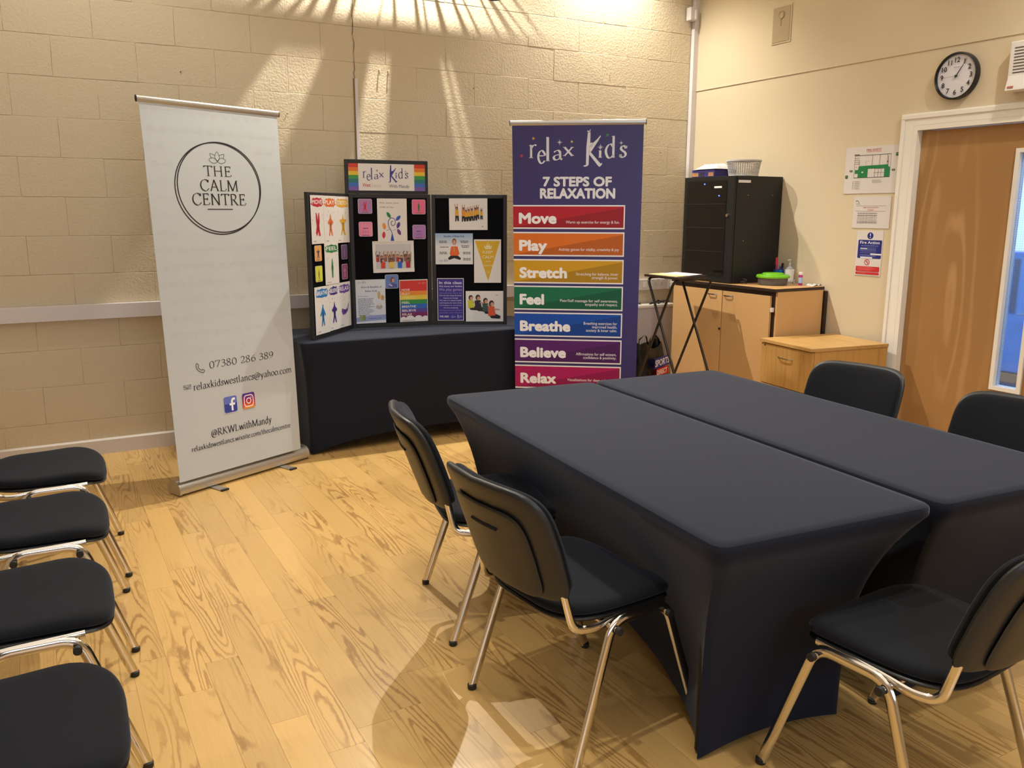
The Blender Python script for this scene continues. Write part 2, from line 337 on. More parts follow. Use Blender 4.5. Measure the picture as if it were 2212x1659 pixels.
class Art:
    """draws flat print on a sheet: x right, y down, metres from the top left corner"""
    def __init__(s, w, h, mapf=None, step=0.00006, z0=0.0006):
        s.w, s.h = w, h; s.P = []; s.F = []; s.col = []; s.k = z0; s.step = step; s.mapf = mapf or (lambda x, y, d: (x, -d, -y))
    def _add(s, pts, faces, col):
        n = len(s.P); s.P += [(x, y, s.k) for x, y in pts]; lc = lin(col)
        for f in faces: s.F.append(tuple(i+n for i in f)); s.col.append(lc)
    hold = False
    def up(s):
        if not s.hold: s.k += s.step
    def poly(s, pts, col): s.up(); s._add(pts, [tuple(range(len(pts)))], col)
    def rect(s, x, y, w, h, col): s.poly([(x, y), (x+w, y), (x+w, y+h), (x, y+h)], col)
    def rr(s, x, y, w, h, r, col): s.poly(rrect(x, x+w, y, y+h, r, 4), col)
    def ell(s, cx, cy, rx, ry, col, n=18, rot=0):
        c, q = math.cos(rot), math.sin(rot)
        s.poly([(cx+c*rx*math.cos(2*PI*i/n)-q*ry*math.sin(2*PI*i/n), cy+q*rx*math.cos(2*PI*i/n)+c*ry*math.sin(2*PI*i/n)) for i in range(n)], col)
    def line(s, pts, wd, col, closed=False, wf=None):
        s.up(); P = [Vector((p[0], p[1])) for p in pts]; n = len(P); a = []; b = []
        for i in range(n):
            q0 = P[(i-1) % n] if closed else P[max(i-1, 0)]; q1 = P[(i+1) % n] if closed else P[min(i+1, n-1)]
            t = (q1-q0); t = t.normalized() if t.length > 1e-9 else Vector((1, 0)); nn = Vector((-t.y, t.x))
            ww = (wf(t) if wf else wd)/2; a.append(P[i]+nn*ww); b.append(P[i]-nn*ww)
        fs = []; m = n if closed else n-1
        for i in range(m):
            j = (i+1) % n; fs.append((i, j, n+j, n+i))
        s._add([(p.x, p.y) for p in a+b], fs, col)
    def ring(s, cx, cy, rx, ry, wd, col, n=40): s.line([(cx+rx*math.cos(2*PI*i/n), cy+ry*math.sin(2*PI*i/n)) for i in range(n)], wd, col, True)
    def star(s, cx, cy, r, col, n=5, r2=.45, rot=0):
        s.poly([(cx+(r if i % 2 == 0 else r*r2)*math.sin(rot+PI*i/n), cy-(r if i % 2 == 0 else r*r2)*math.cos(rot+PI*i/n)) for i in range(2*n)], col)
    def sparkle(s, cx, cy, r, col):
        s.star(cx, cy, r, col, 4, .14)
        s.star(cx, cy, r*.6, col, 4, .2, PI/4)
    def text(s, t, x, y, hgt, col, bold=0.0, align='l', width=None, rot=0):
        """hgt = cap height; y = baseline; width forces the run width"""
        V, Fc = text_mesh(t, 0)
        if not V: return
        rb = bold
        x0 = min(v[0] for v in V); x1 = max(v[0] for v in V); k = hgt/0.70; kx = k
        if width: kx = width/(x1-x0)
        ww = (x1-x0)*kx; ox = x - (0 if align == 'l' else ww/2 if align == 'c' else ww)
        c, q = math.cos(rot), math.sin(rot); out = []
        for a, b in V:
            dx, dy = ox+(a-x0)*kx-x, -b*k; out.append((x+c*dx-q*dy, y+q*dx+c*dy))
        s.up(); s._add(out, Fc, col)
        if rb:
            rr_ = rb*k
            for i in range(8 if rb > .02 else 4):
                t_ = 2*PI*i/(8 if rb > .02 else 4); s.k += s.step*.05; s._add([(a+rr_*math.cos(t_), b+rr_*math.sin(t_)) for a, b in out], Fc, col)
    def glyph(s, ch, x, y, kx, ky, col, tmin, tmax):
        spec = SERIF[ch].split(';'); adv = float(spec[0]); nib = math.radians(18)
        wf = lambda t: tmin+(tmax-tmin)*abs(math.sin(math.atan2(-t.y, t.x)-nib))
        for st in spec[1:]:
            c, pts = st[0], [tuple(float(v) for v in p.split(',')) for p in st[1:].split(' ')]
            if c in 'SLO':
                if c == 'S': q = catmull(pts, 6)
                elif c == 'O': q = catmull(pts, 6, True)
                else: q = pts
                s.line([(x+a*kx/100, y-b*ky/100) for a, b in q], 1, col, c == 'O', wf)
            elif c == 'F':
                a, b, hw = pts[0]; s.rect(x+(a-hw)*kx/100, y-b*ky/100-(tmin/2 if b > 5 and b != 45 and b != 46 else tmin) + (0 if b < 5 else tmin/2), 2*hw*kx/100, tmin, col)
            elif c == 'D': a, b, r = pts[0]; s.ell(x+a*kx/100, y-b*ky/100, r*kx/100, r*ky/100, col, 12)
        return adv*kx/100
    def serif(s, t, x, y, cap, col, align='l', width=None, weight=1.0):
        k = cap/0.68; adv = sum(float(SERIF[c].split(';')[0]) for c in t)/100*k; kx = k*(width/adv if width else 1)
        tot = width or adv; x -= 0 if align == 'l' else tot/2 if align == 'c' else tot
        s.up(); s.hold = True
        for c in t: x += s.glyph(c, x, y, kx, k, col, cap*.035*weight, cap*.125*weight)
        s.hold = False
    def scrawl(s, x, y, w, rows, lh, th, col, ragged=.3, align='l'):
        rnd = random.Random(int(x*9999)+rows)
        s.up(); s.hold = True
        for i in range(rows):
            ww = w*(1-ragged*rnd.random()); xx = x if align == 'l' else x+(w-ww)/2 if align == 'c' else x+w-ww
            while ww > 0.004:
                seg = min(ww, (0.3+rnd.random())*lh*2); s.rect(xx, y+i*lh, seg*0.86, th, col); xx += seg; ww -= seg
        s.hold = False
    def build(s, name, parent, M=None):
        me = bpy.data.meshes.new(name); me.from_pydata([s.mapf(x, y, d) for x, y, d in s.P], [], s.F)
        at = me.color_attributes.new('Col', 'FLOAT_COLOR', 'CORNER'); buf = []
        for p, c in zip(me.polygons, s.col):
            for _ in range(p.loop_total): buf += [c[0], c[1], c[2], 1]
        at.data.foreach_set('color', buf); me.materials.append(M_PRINT)
        return mkobj(name, me, parent, M)

# ================================================================== SETTING
CEIL = 3.9
def struct(name, mb, m, smooth=False):
    o = mb.obj(name, m, None, smooth); o['kind'] = 'structure'; return o
# --- floor with individual planks
floor = struct('floor', MB().box(-8, 0.12, -9, 0.1, -0.06, -0.012), mat('floor_base', (120, 80, 36), 0.7))
PW, PL = 0.109, 0.86
def plank_mesh(l, w_=PW):
    return MB().box(-w_/2+.0003, w_/2-.0003, -l/2+.0004, l/2-.0004, -0.012, 0.0).mesh('plank', M_FLOOR)
pm = plank_mesh(PL); planks = []
rnd = random.Random(3); row = 0; x = -0.0-PW/2
pcache = {}
while x > -7.9:
    y0 = 0.0 - rnd.random()*PL
    if row == 0: pass
    ys = [0.0]; yy = y0
    while yy > -9: ys.append(yy); yy -= PL
    ys.append(-9.0)
    for a, b in zip(ys[:-1], ys[1:]):
        l = a-b
        if l < 0.03: continue
        planks.append((x, (a+b)/2, l))
    x -= PW; row += 1
def scr(p):
    d = Vector(p)-CAM; z = d.dot(F_)
    if z < 0.3: return None
    return (1106+FPX*d.dot(R_)/z, 829.5-FPX*d.dot(U_)/z, z)
def vis(pl):
    x, y, l = pl; best = 0
    for t in (-.45, 0, .45):
        q = scr((x, y+t*l, 0))
        if q and -20 < q[0] < 2232 and 0 < q[1] < 1690: best += l/(q[2]**3)
    if (-3.3 < x < -2.1 and -4.1 < y < -2.6) or x > -0.5 or (-3.5 < x < -1.8 and y > -.55): best *= 0.01
    return best
planks.sort(key=vis, reverse=True)
rest = MB()
for i, (x, y, l) in enumerate(planks):
    if i < 295:
        key = round(l, 3)
        if key not in pcache: pcache[key] = pm if abs(l-PL) < 1e-4 else plank_mesh(l)
        o = bpy.data.objects.new('plank', pcache[key]); C.objects.link(o); o.parent = floor; o.location = (x, y, 0)
    else:
        rest.box(x-PW/2+.0003, x+PW/2-.0003, y-l/2+.0004, y+l/2-.0004, -0.012, 0)
o = rest.obj('far_planks', M_FLOOR, floor); o['kind'] = 'stuff'

# --- back wall of painted blocks
wall_back = struct('wall_back', MB().box(-8, 0.12, 0.0, 0.12, 0, CEIL), M_JOINT)
def block_mesh(l, seed):
    rn = random.Random(seed); h = 0.225
    bm = bmesh.new(); nx, nz = 6, 3; j = .0030
    vs = {}
    for a in range(nx+1):
        for b in range(nz+1):
            jx = rn.uniform(-.0016, .0016); jz = rn.uniform(-.0014, .0014)
            vs[a, b] = (-l/2+j+(l-2*j)*a/nx + (jx if a in (0, nx) else 0), -.0036+rn.uniform(-.00008, .00008), j+(h-2*j)*b/nz + (jz if b in (0, nz) else 0))
    mb = MB(); idx = {k: i for i, k in enumerate(vs)}; V = list(vs.values()); Fc = []
    for a in range(nx):
        for b in range(nz): Fc.append((idx[a, b], idx[a+1, b], idx[a+1, b+1], idx[a, b+1]))
    rim = [(a, 0) for a in range(nx)]+[(nx, b) for b in range(nz)]+[(a, nz) for a in range(nx, 0, -1)]+[(0, b) for b in range(nz, 0, -1)]
    base = len(V); n = len(rim)
    for a, b in rim:
        x, y, z = vs[a, b]; V.append((x+(-.0022 if a == 0 else .0022 if a == nx else 0), -.0022, z+(-.0022 if b == 0 else .0022 if b == nz else 0)))
    for a, b in rim:
        x, y, z = vs[a, b]; V.append((x+(-.003 if a == 0 else .003 if a == nx else 0), .001, z+(-.003 if b == 0 else .003 if b == nz else 0)))
    for i in range(n):
        k = (i+1) % n; p, q = idx[rim[i]], idx[rim[k]]
        Fc.append((p, base+i, base+k, q)); Fc.append((base+i, base+n+i, base+n+k, base+k))
    me = MB().add(V, Fc).mesh('block', M_BLOCK); bm.free(); return me
full = [block_mesh(0.45, s) for s in range(5)]
bc = {}; rn = random.Random(5)
for r in range(0, 15):
    off = -.254 if r % 2 == 0 else -.479
    edges = [0.0]; e = off
    while e > -6.0: edges.append(e); e -= .45
    for a, b in zip(edges[:-1], edges[1:]):
        l = a-b
        if l < 0.05: continue
        if abs(l-.45) < 1e-4: me = rn.choice(full)
        else:
            bc.setdefault(round(l, 3), block_mesh(l, 11)); me = bc[round(l, 3)]
        o = bpy.data.objects.new('block', me); C.objects.link(o); o.parent = wall_back
        o.location = ((a+b)/2, rn.uniform(-.0012, .0010), r*.225)
# settlement crack and the narrow conduit under it
cr = MB(); rn = random.Random(2); z = 2.37; pts = []
while z < 3.4: pts.append((-2.957+rn.uniform(-.007, .007), -.0076, z)); z += .018+rn.random()*.02
for a, b in zip(pts[:-1], pts[1:]):
    wd = rn.uniform(.0008, .0024); cr.add([(a[0]-wd, a[1], a[2]), (a[0]+wd, a[1], a[2]), (b[0]+wd, b[1], b[2]), (b[0]-wd, b[1], b[2])], [(0, 1, 2, 3)])
cr.obj('crack', mat('crack_shadow', (96, 74, 50), 0.9), wall_back)
MB().box(-2.966, -2.959, -.010, -.0005, .96, 2.372).obj('sealant_line', mat('brown_sealant', (140, 108, 62), 0.8), wall_back)
MB().bbox(-2.957, -2.936, -.016, -.0005, .96, 2.372, .002).obj('conduit', M_TRUNK, wall_back)
# small hooks, fixings
for hx, hz in ((-2.78, 2.44), (-2.715, 2.437)):
    MB().tube([(hx, 0, hz), (hx, -.02, hz), (hx, -.024, hz-.006), (hx, -.02, hz-.03)], .004, 6).obj('wall_hook', mat('painted_hook', (190, 172, 140), 0.5), wall_back, True)
for hx, hz in ((-4.06, 2.33), (-2.06, 2.37), (-.33, 1.98), (-3.42, 2.12), (-.86, 2.55)):
    MB().lathe([(.004, 0), (.004, .004), (.001, .006)], 8, Matrix.Translation((hx, -.006, hz)) @ Matrix.Rotation(PI/2, 4, 'X')).obj('screw', mat('painted_screw', (120, 100, 72), 0.6), wall_back)

# --- right wall with door opening (y -2.115 .. -3.14 , to z 2.03)
DY0, DY1, DZ = -2.125, -3.16, 2.035
mb = MB()
mb.box(0, .14, DY0, 0, 0, 2.487); mb.box(0, .14, DY1, DY0, DZ, 2.487); mb.box(0, .14, -9, DY1, 0, 2.487)
wall_right = struct('wall_right', mb, M_PLASTER)
MB().box(-.004, .14, -9, 0, 2.487, CEIL).obj('upper_panel', M_PLASTER, wall_right)
MB().bbox(-.0065, .0, -9, 0, 2.481, 2.491, .002).obj('panel_bead', M_PLASTER, wall_right)
struct('ceiling', MB().box(-8, .14, -9, .12, CEIL, CEIL+.1), M_CEIL)
struct('wall_left', MB().box(-8.1, -8, -9, .12, 0, CEIL), M_PLASTER)
struct('wall_front', MB().box(-8, .14, -9.1, -9, 0, CEIL), M_PLASTER)
mb = MB(); mb.add([(-8, -.018, 0), (0, -.018, 0), (0, -.018, .088), (-8, -.018, .088), (-8, -.008, .098), (0, -.008, .098), (-8, -.0005, .098), (0, -.0005, .098)], [(0, 1, 2, 3), (3, 2, 5, 4), (4, 5, 7, 6)])
struct('baseboard_back', mb, M_BASE)
struct('baseboard_right', MB().bbox(-.018, -.0005, DY0+.09, -.02, 0, .098, .003), M_BASE)
# trunking runs
struct('trim_1', MB().bbox(-8, -.0, -.052, -.008, .853, .944, .003), M_TRUNK)
struct('trim_2', MB().bbox(-.052, -.001, -.045, -.008, .95, CEIL, .003), M_TRUNK)

# --- door
door = empty('door_1'); door['kind'] = 'structure'
def part(name, mb, m, parent, smooth=False, label=None):
    o = mb.obj(name, m, parent, smooth)
    if label: o['label'] = label
    return o
A0 = -2.035
ar = MB(); ar.box(-.020, 0.001, DY0, A0, 0, DZ); ar.bbox(-.027, -.0195, A0-.028, A0-.004, 0, DZ+.04, .003)
part('architrave', ar, M_WHITE, door)
ar = MB(); ar.box(-.020, .001, DY1-.09, A0, DZ, DZ+.075); ar.bbox(-.027, -.0195, DY1-.08, A0-.004, DZ+.0405, DZ+.068, .003)
part('architrave', ar, M_WHITE, door)
ar = MB(); ar.box(-.020, 0.001, DY1-.09, DY1, 0, DZ)
part('architrave', ar, M_WHITE, door)
part('door_lining', MB().box(-.0195, .139, DY0-.03, DY0-.0005, 0, DZ-.03).box(-.0195, .139, DY1+.0005, DY1+.03, 0, DZ-.03).box(-.0195, .139, DY1+.0005, DY0-.0005, DZ-.03, DZ-.0005), M_WHITE, door)
LY0, LY1, LZ1 = DY0-.033, DY1+.033, DZ-.034
VX0, VX1, VY0, VY1, VZ0, VZ1 = .03, .074, -2.775, -2.962, .452, 1.86
lf = MB(); lf.box(VX0, VX1, VY0, LY0, .006, LZ1); lf.box(VX0, VX1, LY1, VY1, .006, LZ1); lf.box(VX0, VX1, VY1, VY0, .006, VZ0); lf.box(VX0, VX1, VY1, VY0, VZ1, LZ1)
leaf = part('door_leaf', lf, M_DOOR, door)
fb = MB()
for a, b, c_, d in ((VY0, VY0-.024, VZ0+.024, VZ1-.024), (VY1+.024, VY1, VZ0+.024, VZ1-.024)): fb.box(VX0-.014, VX1+.012, b, a, c_, d)
for c_, d in ((VZ0, VZ0+.024), (VZ1-.024, VZ1)): fb.box(VX0-.014, VX1+.012, VY1, VY0, c_, d)
part('glazing_bead', fb, M_WHITE, leaf)
M_GLASS = mat('wired_glass', (215, 230, 250), 0.05, trans=1.0)
part('glass_pane', MB().box(.048, .054, VY1+.02, VY0-.02, VZ0+.02, VZ1-.02), M_GLASS, leaf)
wr = MB()
for i in range(11): y = VY0-.026-i*.0135; wr.box(.0505, .0511, y-.0003, y+.0003, VZ0+.02, VZ1-.02)
for i in range(104): z = VZ0+.026+i*.0134; wr.box(.0505, .0511, VY1+.02, VY0-.02, z-.0003, z+.0003)
o = part('glass_wire', wr, mat('fine_wire', (150, 160, 175), 0.5), leaf); o['kind'] = 'stuff'
# corridor seen through the pane
corr = struct('wall_corridor', MB().box(2.3, 2.4, -5.5, -.6, 0, 3.3).box(.14, 2.3, -.7, -.6, 0, 3.3).box(.14, 2.3, -5.5, -5.4, 0, 3.3).box(.14, 2.4, -5.5, -.6, 3.3, 3.4), mat('pale_blue_paint', (176, 198, 232), 0.6))
struct('floor_corridor', MB().box(.12, 2.4, -5.5, -.6, -.06, 0), mat('grey_carpet', (120, 122, 140), 0.9))
struct('door_2', MB().bbox(2.24, 2.299, -2.6, -.85, .16, 1.17, .01), mat('blue_door_paint', (128, 168, 226), 0.5))
part('door_handle', MB().tube(fillet([(2.24, -1.76, .67), (2.18, -1.76, .67), (2.18, -1.66, .67)], .02, 4), .011, 8), M_CHROME, bpy.data.objects['door_2'], True)
part('notice_strip', MB().box(2.232, 2.2395, -1.605, -1.555, .67, 1.12), mat('grey_notice', (110, 112, 122), .6), bpy.data.objects['door_2'])
struct('trim_3', MB().bbox(2.225, 2.299, -5.3, -.7, .07, .15, .005), mat('beech_rail', (190, 150, 100), 0.5))
struct('window_1', MB().bbox(2.21, 2.299, -2.65, -.80, 1.18, 2.9, .01), mat('glowing_window_white', (235, 240, 250), 0.5, emit=((190, 215, 255), 0.9)))  # glow put into the slab in place of daylight through a window

# ================================================================== CHAIRS
def chair_mesh():
    P = {}
    # seat cushion
    def seat_out():
        pts = []
        for a in range(48):
            t = 2*PI*a/48; c, s_ = math.cos(t), math.sin(t)
            e = 0.5 if c > 0 else 0.62
            x = math.copysign(abs(c)**e, c); y = math.copysign(abs(s_)**.5, s_)
            wy = .238 - .016*(1-x)/2
            pts.append((-.022+x*.216, y*wy))
        return pts
    so = seat_out()
    def smap(x, y, h):
        z = .437+h; fx = max(0, x-.06)/.11
        z -= .020*fx*fx; z += .010*(y/.23)**2*(1 if h > 0 else .4) - (.006*math.exp(-((x+.06)/.1)**2) if h > 0 else 0)
        return (x, y, z)
    P['seat'] = pad(so, .034, smap, dome=.006, rings=(1, .99, .96, .92, .8, .5, .2)).mesh('seat', M_SEAT, True)
    P['seat_pan'] = pad([(x*.985-.0005, y*.985) for x, y in so], .020, lambda x, y, h: (x, y, .414+h-.018*(max(0, x-.06)/.11)**2)).mesh('seat_pan', M_PAN, True)
    # backrest: shell (rear) and cushion (front)
    def bo(w_, h0, h1):
        pts = []
        for a in range(56):
            t = 2*PI*a/56; c, s_ = math.cos(t), math.sin(t)
            y = math.copysign(abs(c)**.32, c)*w_; v = math.copysign(abs(s_)**(.30 if s_ < 0 else .46), s_)
            tz = (h0+h1)/2+v*(h1-h0)/2
            y *= 1-.05*(1-(tz-h0)/(h1-h0))*0 - .07*max(0, (.5-(tz-h0)/(h1-h0)))
            pts.append((y, tz))
        return pts
    def bmap(x0, curve):
        def f(y, z, h):
            lean = -.36*(z-.47)-.22*max(0, z-.62)**2
            return (x0 + lean + curve*(y/.22)**2 + h, y, z)
        return f
    P['back_shell'] = pad(bo(.232, .470, .808), .030, lambda y, z, h: bmap(-.262, .045)(y, z, -h), dome=-.004, rings=(1, .99, .965, .93, .8, .5, .2)).mesh('back_shell', M_SHELL, True)
    P['back_panel'] = pad(bo(.165, .474, .735), .010, lambda y, z, h: bmap(-.281, .045)(y, z, -h), rings=(1, .97, .93, .8, .4)).mesh('back_panel', M_SHELL, True)
    P['backrest'] = pad(bo(.222, .485, .800), .036, bmap(-.240, .045), dome=.010, rings=(1, .985, .96, .92, .8, .5, .2)).mesh('backrest', M_SEAT, True)
    g = MB(); pts = [(y, .668 - .03*(y/.07)**2*0) for y in [-.06+.012*i for i in range(11)]]
    q = [Vector(bmap(-.2875, .045)(y, z, 0)) for y, z in pts]
    g.tube([p for p in q], .004, 6)
    P['grip_slot'] = g.mesh('grip_slot', mat('grip_slot_black', (8, 8, 9), 0.8))
    # frame
    P['leg'] = []
    for sx in (1, -1):
        for sy in (1, -1):
            pts = [(0, .248*sy, .408), (.10*sx, .248*sy, .408), (.232*sx, .262*sy, .012)]
            P['leg'].append((MB().tube(fillet(pts, .055, 7), .0152, 12, r2=.0088, ref=(0, 1, 0)).mesh('leg', M_CHROME, True),
                             MB().lathe([(.013, 0), (.0145, .003), (.0145, .016), (.012, .018)], 12, Matrix.Translation((.234*sx, .262*sy, 0))).mesh('foot_cap', M_CAP, True)))
    P['back_tube'] = []
    for sy in (1, -1):
        pts = [(.115, .222*sy, .408), (-.06, .226*sy, .404), (-.155, .226*sy, .392), (-.212, .216*sy, .402), (-.226, .205*sy, .47), (-.246, .20*sy, .56)]
        P['back_tube'].append(MB().tube(fillet(pts, .05, 6), .0125, 12, r2=.0075, ref=(0, 1, 0)).mesh('back_tube', M_CHROME, True))
    P['cross_bar'] = []
    for x in (.095, -.095):
        P['cross_bar'].append((MB().tube([(x, -.262, .388), (x, .262, .388)], .0085, 10).mesh('cross_bar', M_CHROME, True),
            [MB().tube([(x, s_*.262, .388), (x, s_*.276, .388)], .0115, 10).mesh('stacking_knob', M_CAP, True) for s_ in (1, -1)]))
    return P
CP = chair_mesh()
def make_chair(x, y, rz, label, group):
    t = empty('conference_chair', (x, y, 0), rz, label, 'chair', group)
    mkobj('seat', CP['seat'], t); mkobj('seat_pan', CP['seat_pan'], t)
    sh = mkobj('back_shell', CP['back_shell'], t); mkobj('back_panel', CP['back_panel'], sh); mkobj('grip_slot', CP['grip_slot'], sh)
    mkobj('backrest', CP['backrest'], t)
    for a, b in CP['leg']: l = mkobj('leg', a, t); mkobj('foot_cap', b, l)
    for a in CP['back_tube']: mkobj('back_tube', a, t)
    for a, b in CP['cross_bar']:
        cb = mkobj('cross_bar', a, t)
        for k in b: mkobj('stacking_knob', k, cb)
    return t
G1 = 'black conference chairs around the covered tables'
G2 = 'row of black conference chairs on the left'
make_chair(-3.600, -3.766, math.radians(5.5), 'black chair with chrome legs pushed under left side of table, nearest the camera', G1)
make_chair(-3.505, -3.045, math.radians(-13), 'black chair angled at far left side of table, in front of the long covered table', G1)
make_chair(-3.044, -4.461, math.radians(94.9), 'black chair at near end of table, in lower right corner, seen from behind', G1)
make_chair(-1.69-.262-.05, -3.16-.07, math.radians(191), 'black chair behind the tables in front of drawer unit and door frame', G1)
make_chair(-1.80-.26, -3.93-.05, math.radians(186), 'black chair behind the tables in front of the wooden door, cut by right edge', G1)
make_chair(-4.957, -1.80, math.radians(-1.6), 'farthest of the four chairs at left edge, below the trunking near back wall', G2)
make_chair(-4.997, -2.48, math.radians(-2), 'second farthest of the four chairs in the row at left edge', G2)
make_chair(-5.035, -3.175, math.radians(-2), 'second nearest of the four chairs in the row at left edge', G2)
make_chair(-5.060, -3.865, math.radians(-2), 'nearest of the four chairs at left edge, seat in lower left corner', G2)

# ================================================================== COVERED TABLES
def table_cloth(L, W, H, inx, iny, arch_s, arch_e, pull_s, pull_e, ns=56, ne=28, nr=14):
    """stretch cover: local x across (W), y along (L). returns mesh"""
    r = .035; hx, hy = W/2, L/2; per = []
    # perimeter samples with (point, side, s, nx, ny)
    def side(p0, p1, n, kind):
        for i in range(n):
            s_ = (i+.0)/n; per.append((p0[0]+(p1[0]-p0[0])*s_, p0[1]+(p1[1]-p0[1])*s_, kind, s_))
    c = [(-hx, -hy), (hx, -hy), (hx, hy), (-hx, hy)]
    feet = [(-hx+inx, -hy+iny), (hx-inx, -hy+iny), (hx-inx, hy-iny), (-hx+inx, hy-iny)]
    rows = []
    kinds = ['e', 's', 'e', 's']; nrm = [(0, -1), (1, 0), (0, 1), (-1, 0)]
    samp = []
    for k in range(4):
        n = ne if kinds[k] == 'e' else ns
        for i in range(n):
            t = i/n; samp.append((k, t))
    def top(k, t, inset, z):
        a, b = c[k], c[(k+1) % 4]; x = a[0]+(b[0]-a[0])*t; y = a[1]+(b[1]-a[1])*t
        x = max(-hx+inset, min(hx-inset, x)); y = max(-hy+inset, min(hy-inset, y))
        # corner rounding
        R = r; cx, cy = hx-inset-R, hy-inset-R
        if abs(x) > cx and abs(y) > cy:
            vx, vy = abs(x)-cx, abs(y)-cy; m = max(vx, vy); l = math.hypot(vx, vy) or 1
            x = math.copysign(cx+vx/l*min(m, R) if l else x, x); y = math.copysign(cy+vy/l*min(m, R) if l else y, y)
        return (x, y, z)
    def foot(k, t):
        nonlocal hx, hy, r
        sx_, sy_, sr = hx, hy, r; hx, hy, r = sx_-inx, sy_-iny, .028
        a, b = feet[k], feet[(k+1) % 4]; x = a[0]+(b[0]-a[0])*t; y = a[1]+(b[1]-a[1])*t
        cx, cy = hx-r, hy-r
        if abs(x) > cx and abs(y) > cy:
            vx, vy = abs(x)-cx, abs(y)-cy; l = math.hypot(vx, vy) or 1; m = max(vx, vy)
            x = math.copysign(cx+vx/l*min(m, r), x); y = math.copysign(cy+vy/l*min(m, r), y)
        hx, hy, r = sx_, sy_, sr; return x, y, 0
    V = []; n = len(samp)
    prof = [(.30, H), (.10, H), (.03, H), (.008, H-.001), (.002, H-.005), (0, H-.012), (0, H-.030)]
    for ins, z in prof: V += [top(k, t, ins, z) for k, t in samp]
    base = [top(k, t, 0, H-.03) for k, t in samp]
    for j in range(1, nr+1):
        q = j/nr
        for (k, t), b in zip(samp, base):
            sp = math.sin(PI*t)**.62 if kinds[k] == 's' else math.sin(PI*t)
            shp = min(1.0, (4*t*(1-t)))**.75
            arch = (arch_e if kinds[k] == 'e' else arch_s)*shp
            zb = .004+arch
            fx, fy, _ = foot(k, t)
            ease = 1-(1-q)**3.2
            x = b[0]+(fx-b[0])*ease; y = b[1]+(fy-b[1])*ease
            pl_ = (pull_e if kinds[k] == 'e' else pull_s)*sp*math.sin(PI*min(1, q*.62))
            x -= nrm[k][0]*pl_; y -= nrm[k][1]*pl_
            V.append((x, y, b[2]+(zb-b[2])*q))
    nrow = len(prof)+nr; Fc = []
    for i in range(nrow-1):
        for j in range(n):
            k = (j+1) % n; Fc.append((i*n+j, (i+1)*n+j, (i+1)*n+k, i*n+k))
    Fc.append(tuple(range(n)))
    return MB().add(V, Fc).mesh('tablecloth', M_CLOTH, True), feet
def table(label, cx, cy, rz, L, W, H, inx, iny, arch_s, arch_e, pull_s, pull_e):
    t = empty('covered_table', (cx, cy, 0), rz, label, 'table', 'tables in black stretch covers')
    part('tabletop', MB().bbox(-W/2+.02, W/2-.02, -L/2+.02, L/2-.02, H-.045, H-.012, .01), mat('grey_table_plastic', (60, 60, 62), 0.6), t)
    for sx in (-1, 1):
        for sy in (-1, 1):
            part('leg', MB().tube([(sx*(W/2-inx-.035), sy*(L/2-iny-.035), .01), (sx*(W/2-inx-.05), sy*(L/2-iny-.05), H-.045)], .013, 8), M_BLACKM, t, True)
    me, feet = table_cloth(L, W, H, inx, iny, arch_s, arch_e, pull_s, pull_e)
    mkobj('stretch_cover', me, t)
ra = math.radians(-4.5)
def tcen(flx, fly, L, W): # far-left corner -> centre
    d = Vector((-math.sin(-ra), -math.cos(ra))); d = Vector((math.sin(ra), -math.cos(ra))); p = Vector((math.cos(ra), math.sin(ra)))
    c = Vector((flx, fly))+d*L/2+p*W/2; return c.x, c.y
c1 = tcen(-3.448, -2.452, 1.88, .735)
table('black covered table nearest the camera, with two chairs along its left side', c1[0], c1[1], ra, 1.88, .735, .715, .10, .17, .11, .024, .17, .015)
c2 = tcen(-2.690, -2.497, 1.90, .70)
table('black covered table on the door side of the two joined tables', c2[0], c2[1], ra, 1.90, .70, .715, .10, .17, .11, .024, .15, .015)
table('long black covered table against the block wall, under the display board', -2.685, -.392, math.radians(90-1.2), 1.80, .68, .715, .03, .04, .10, .03, .0, .0)

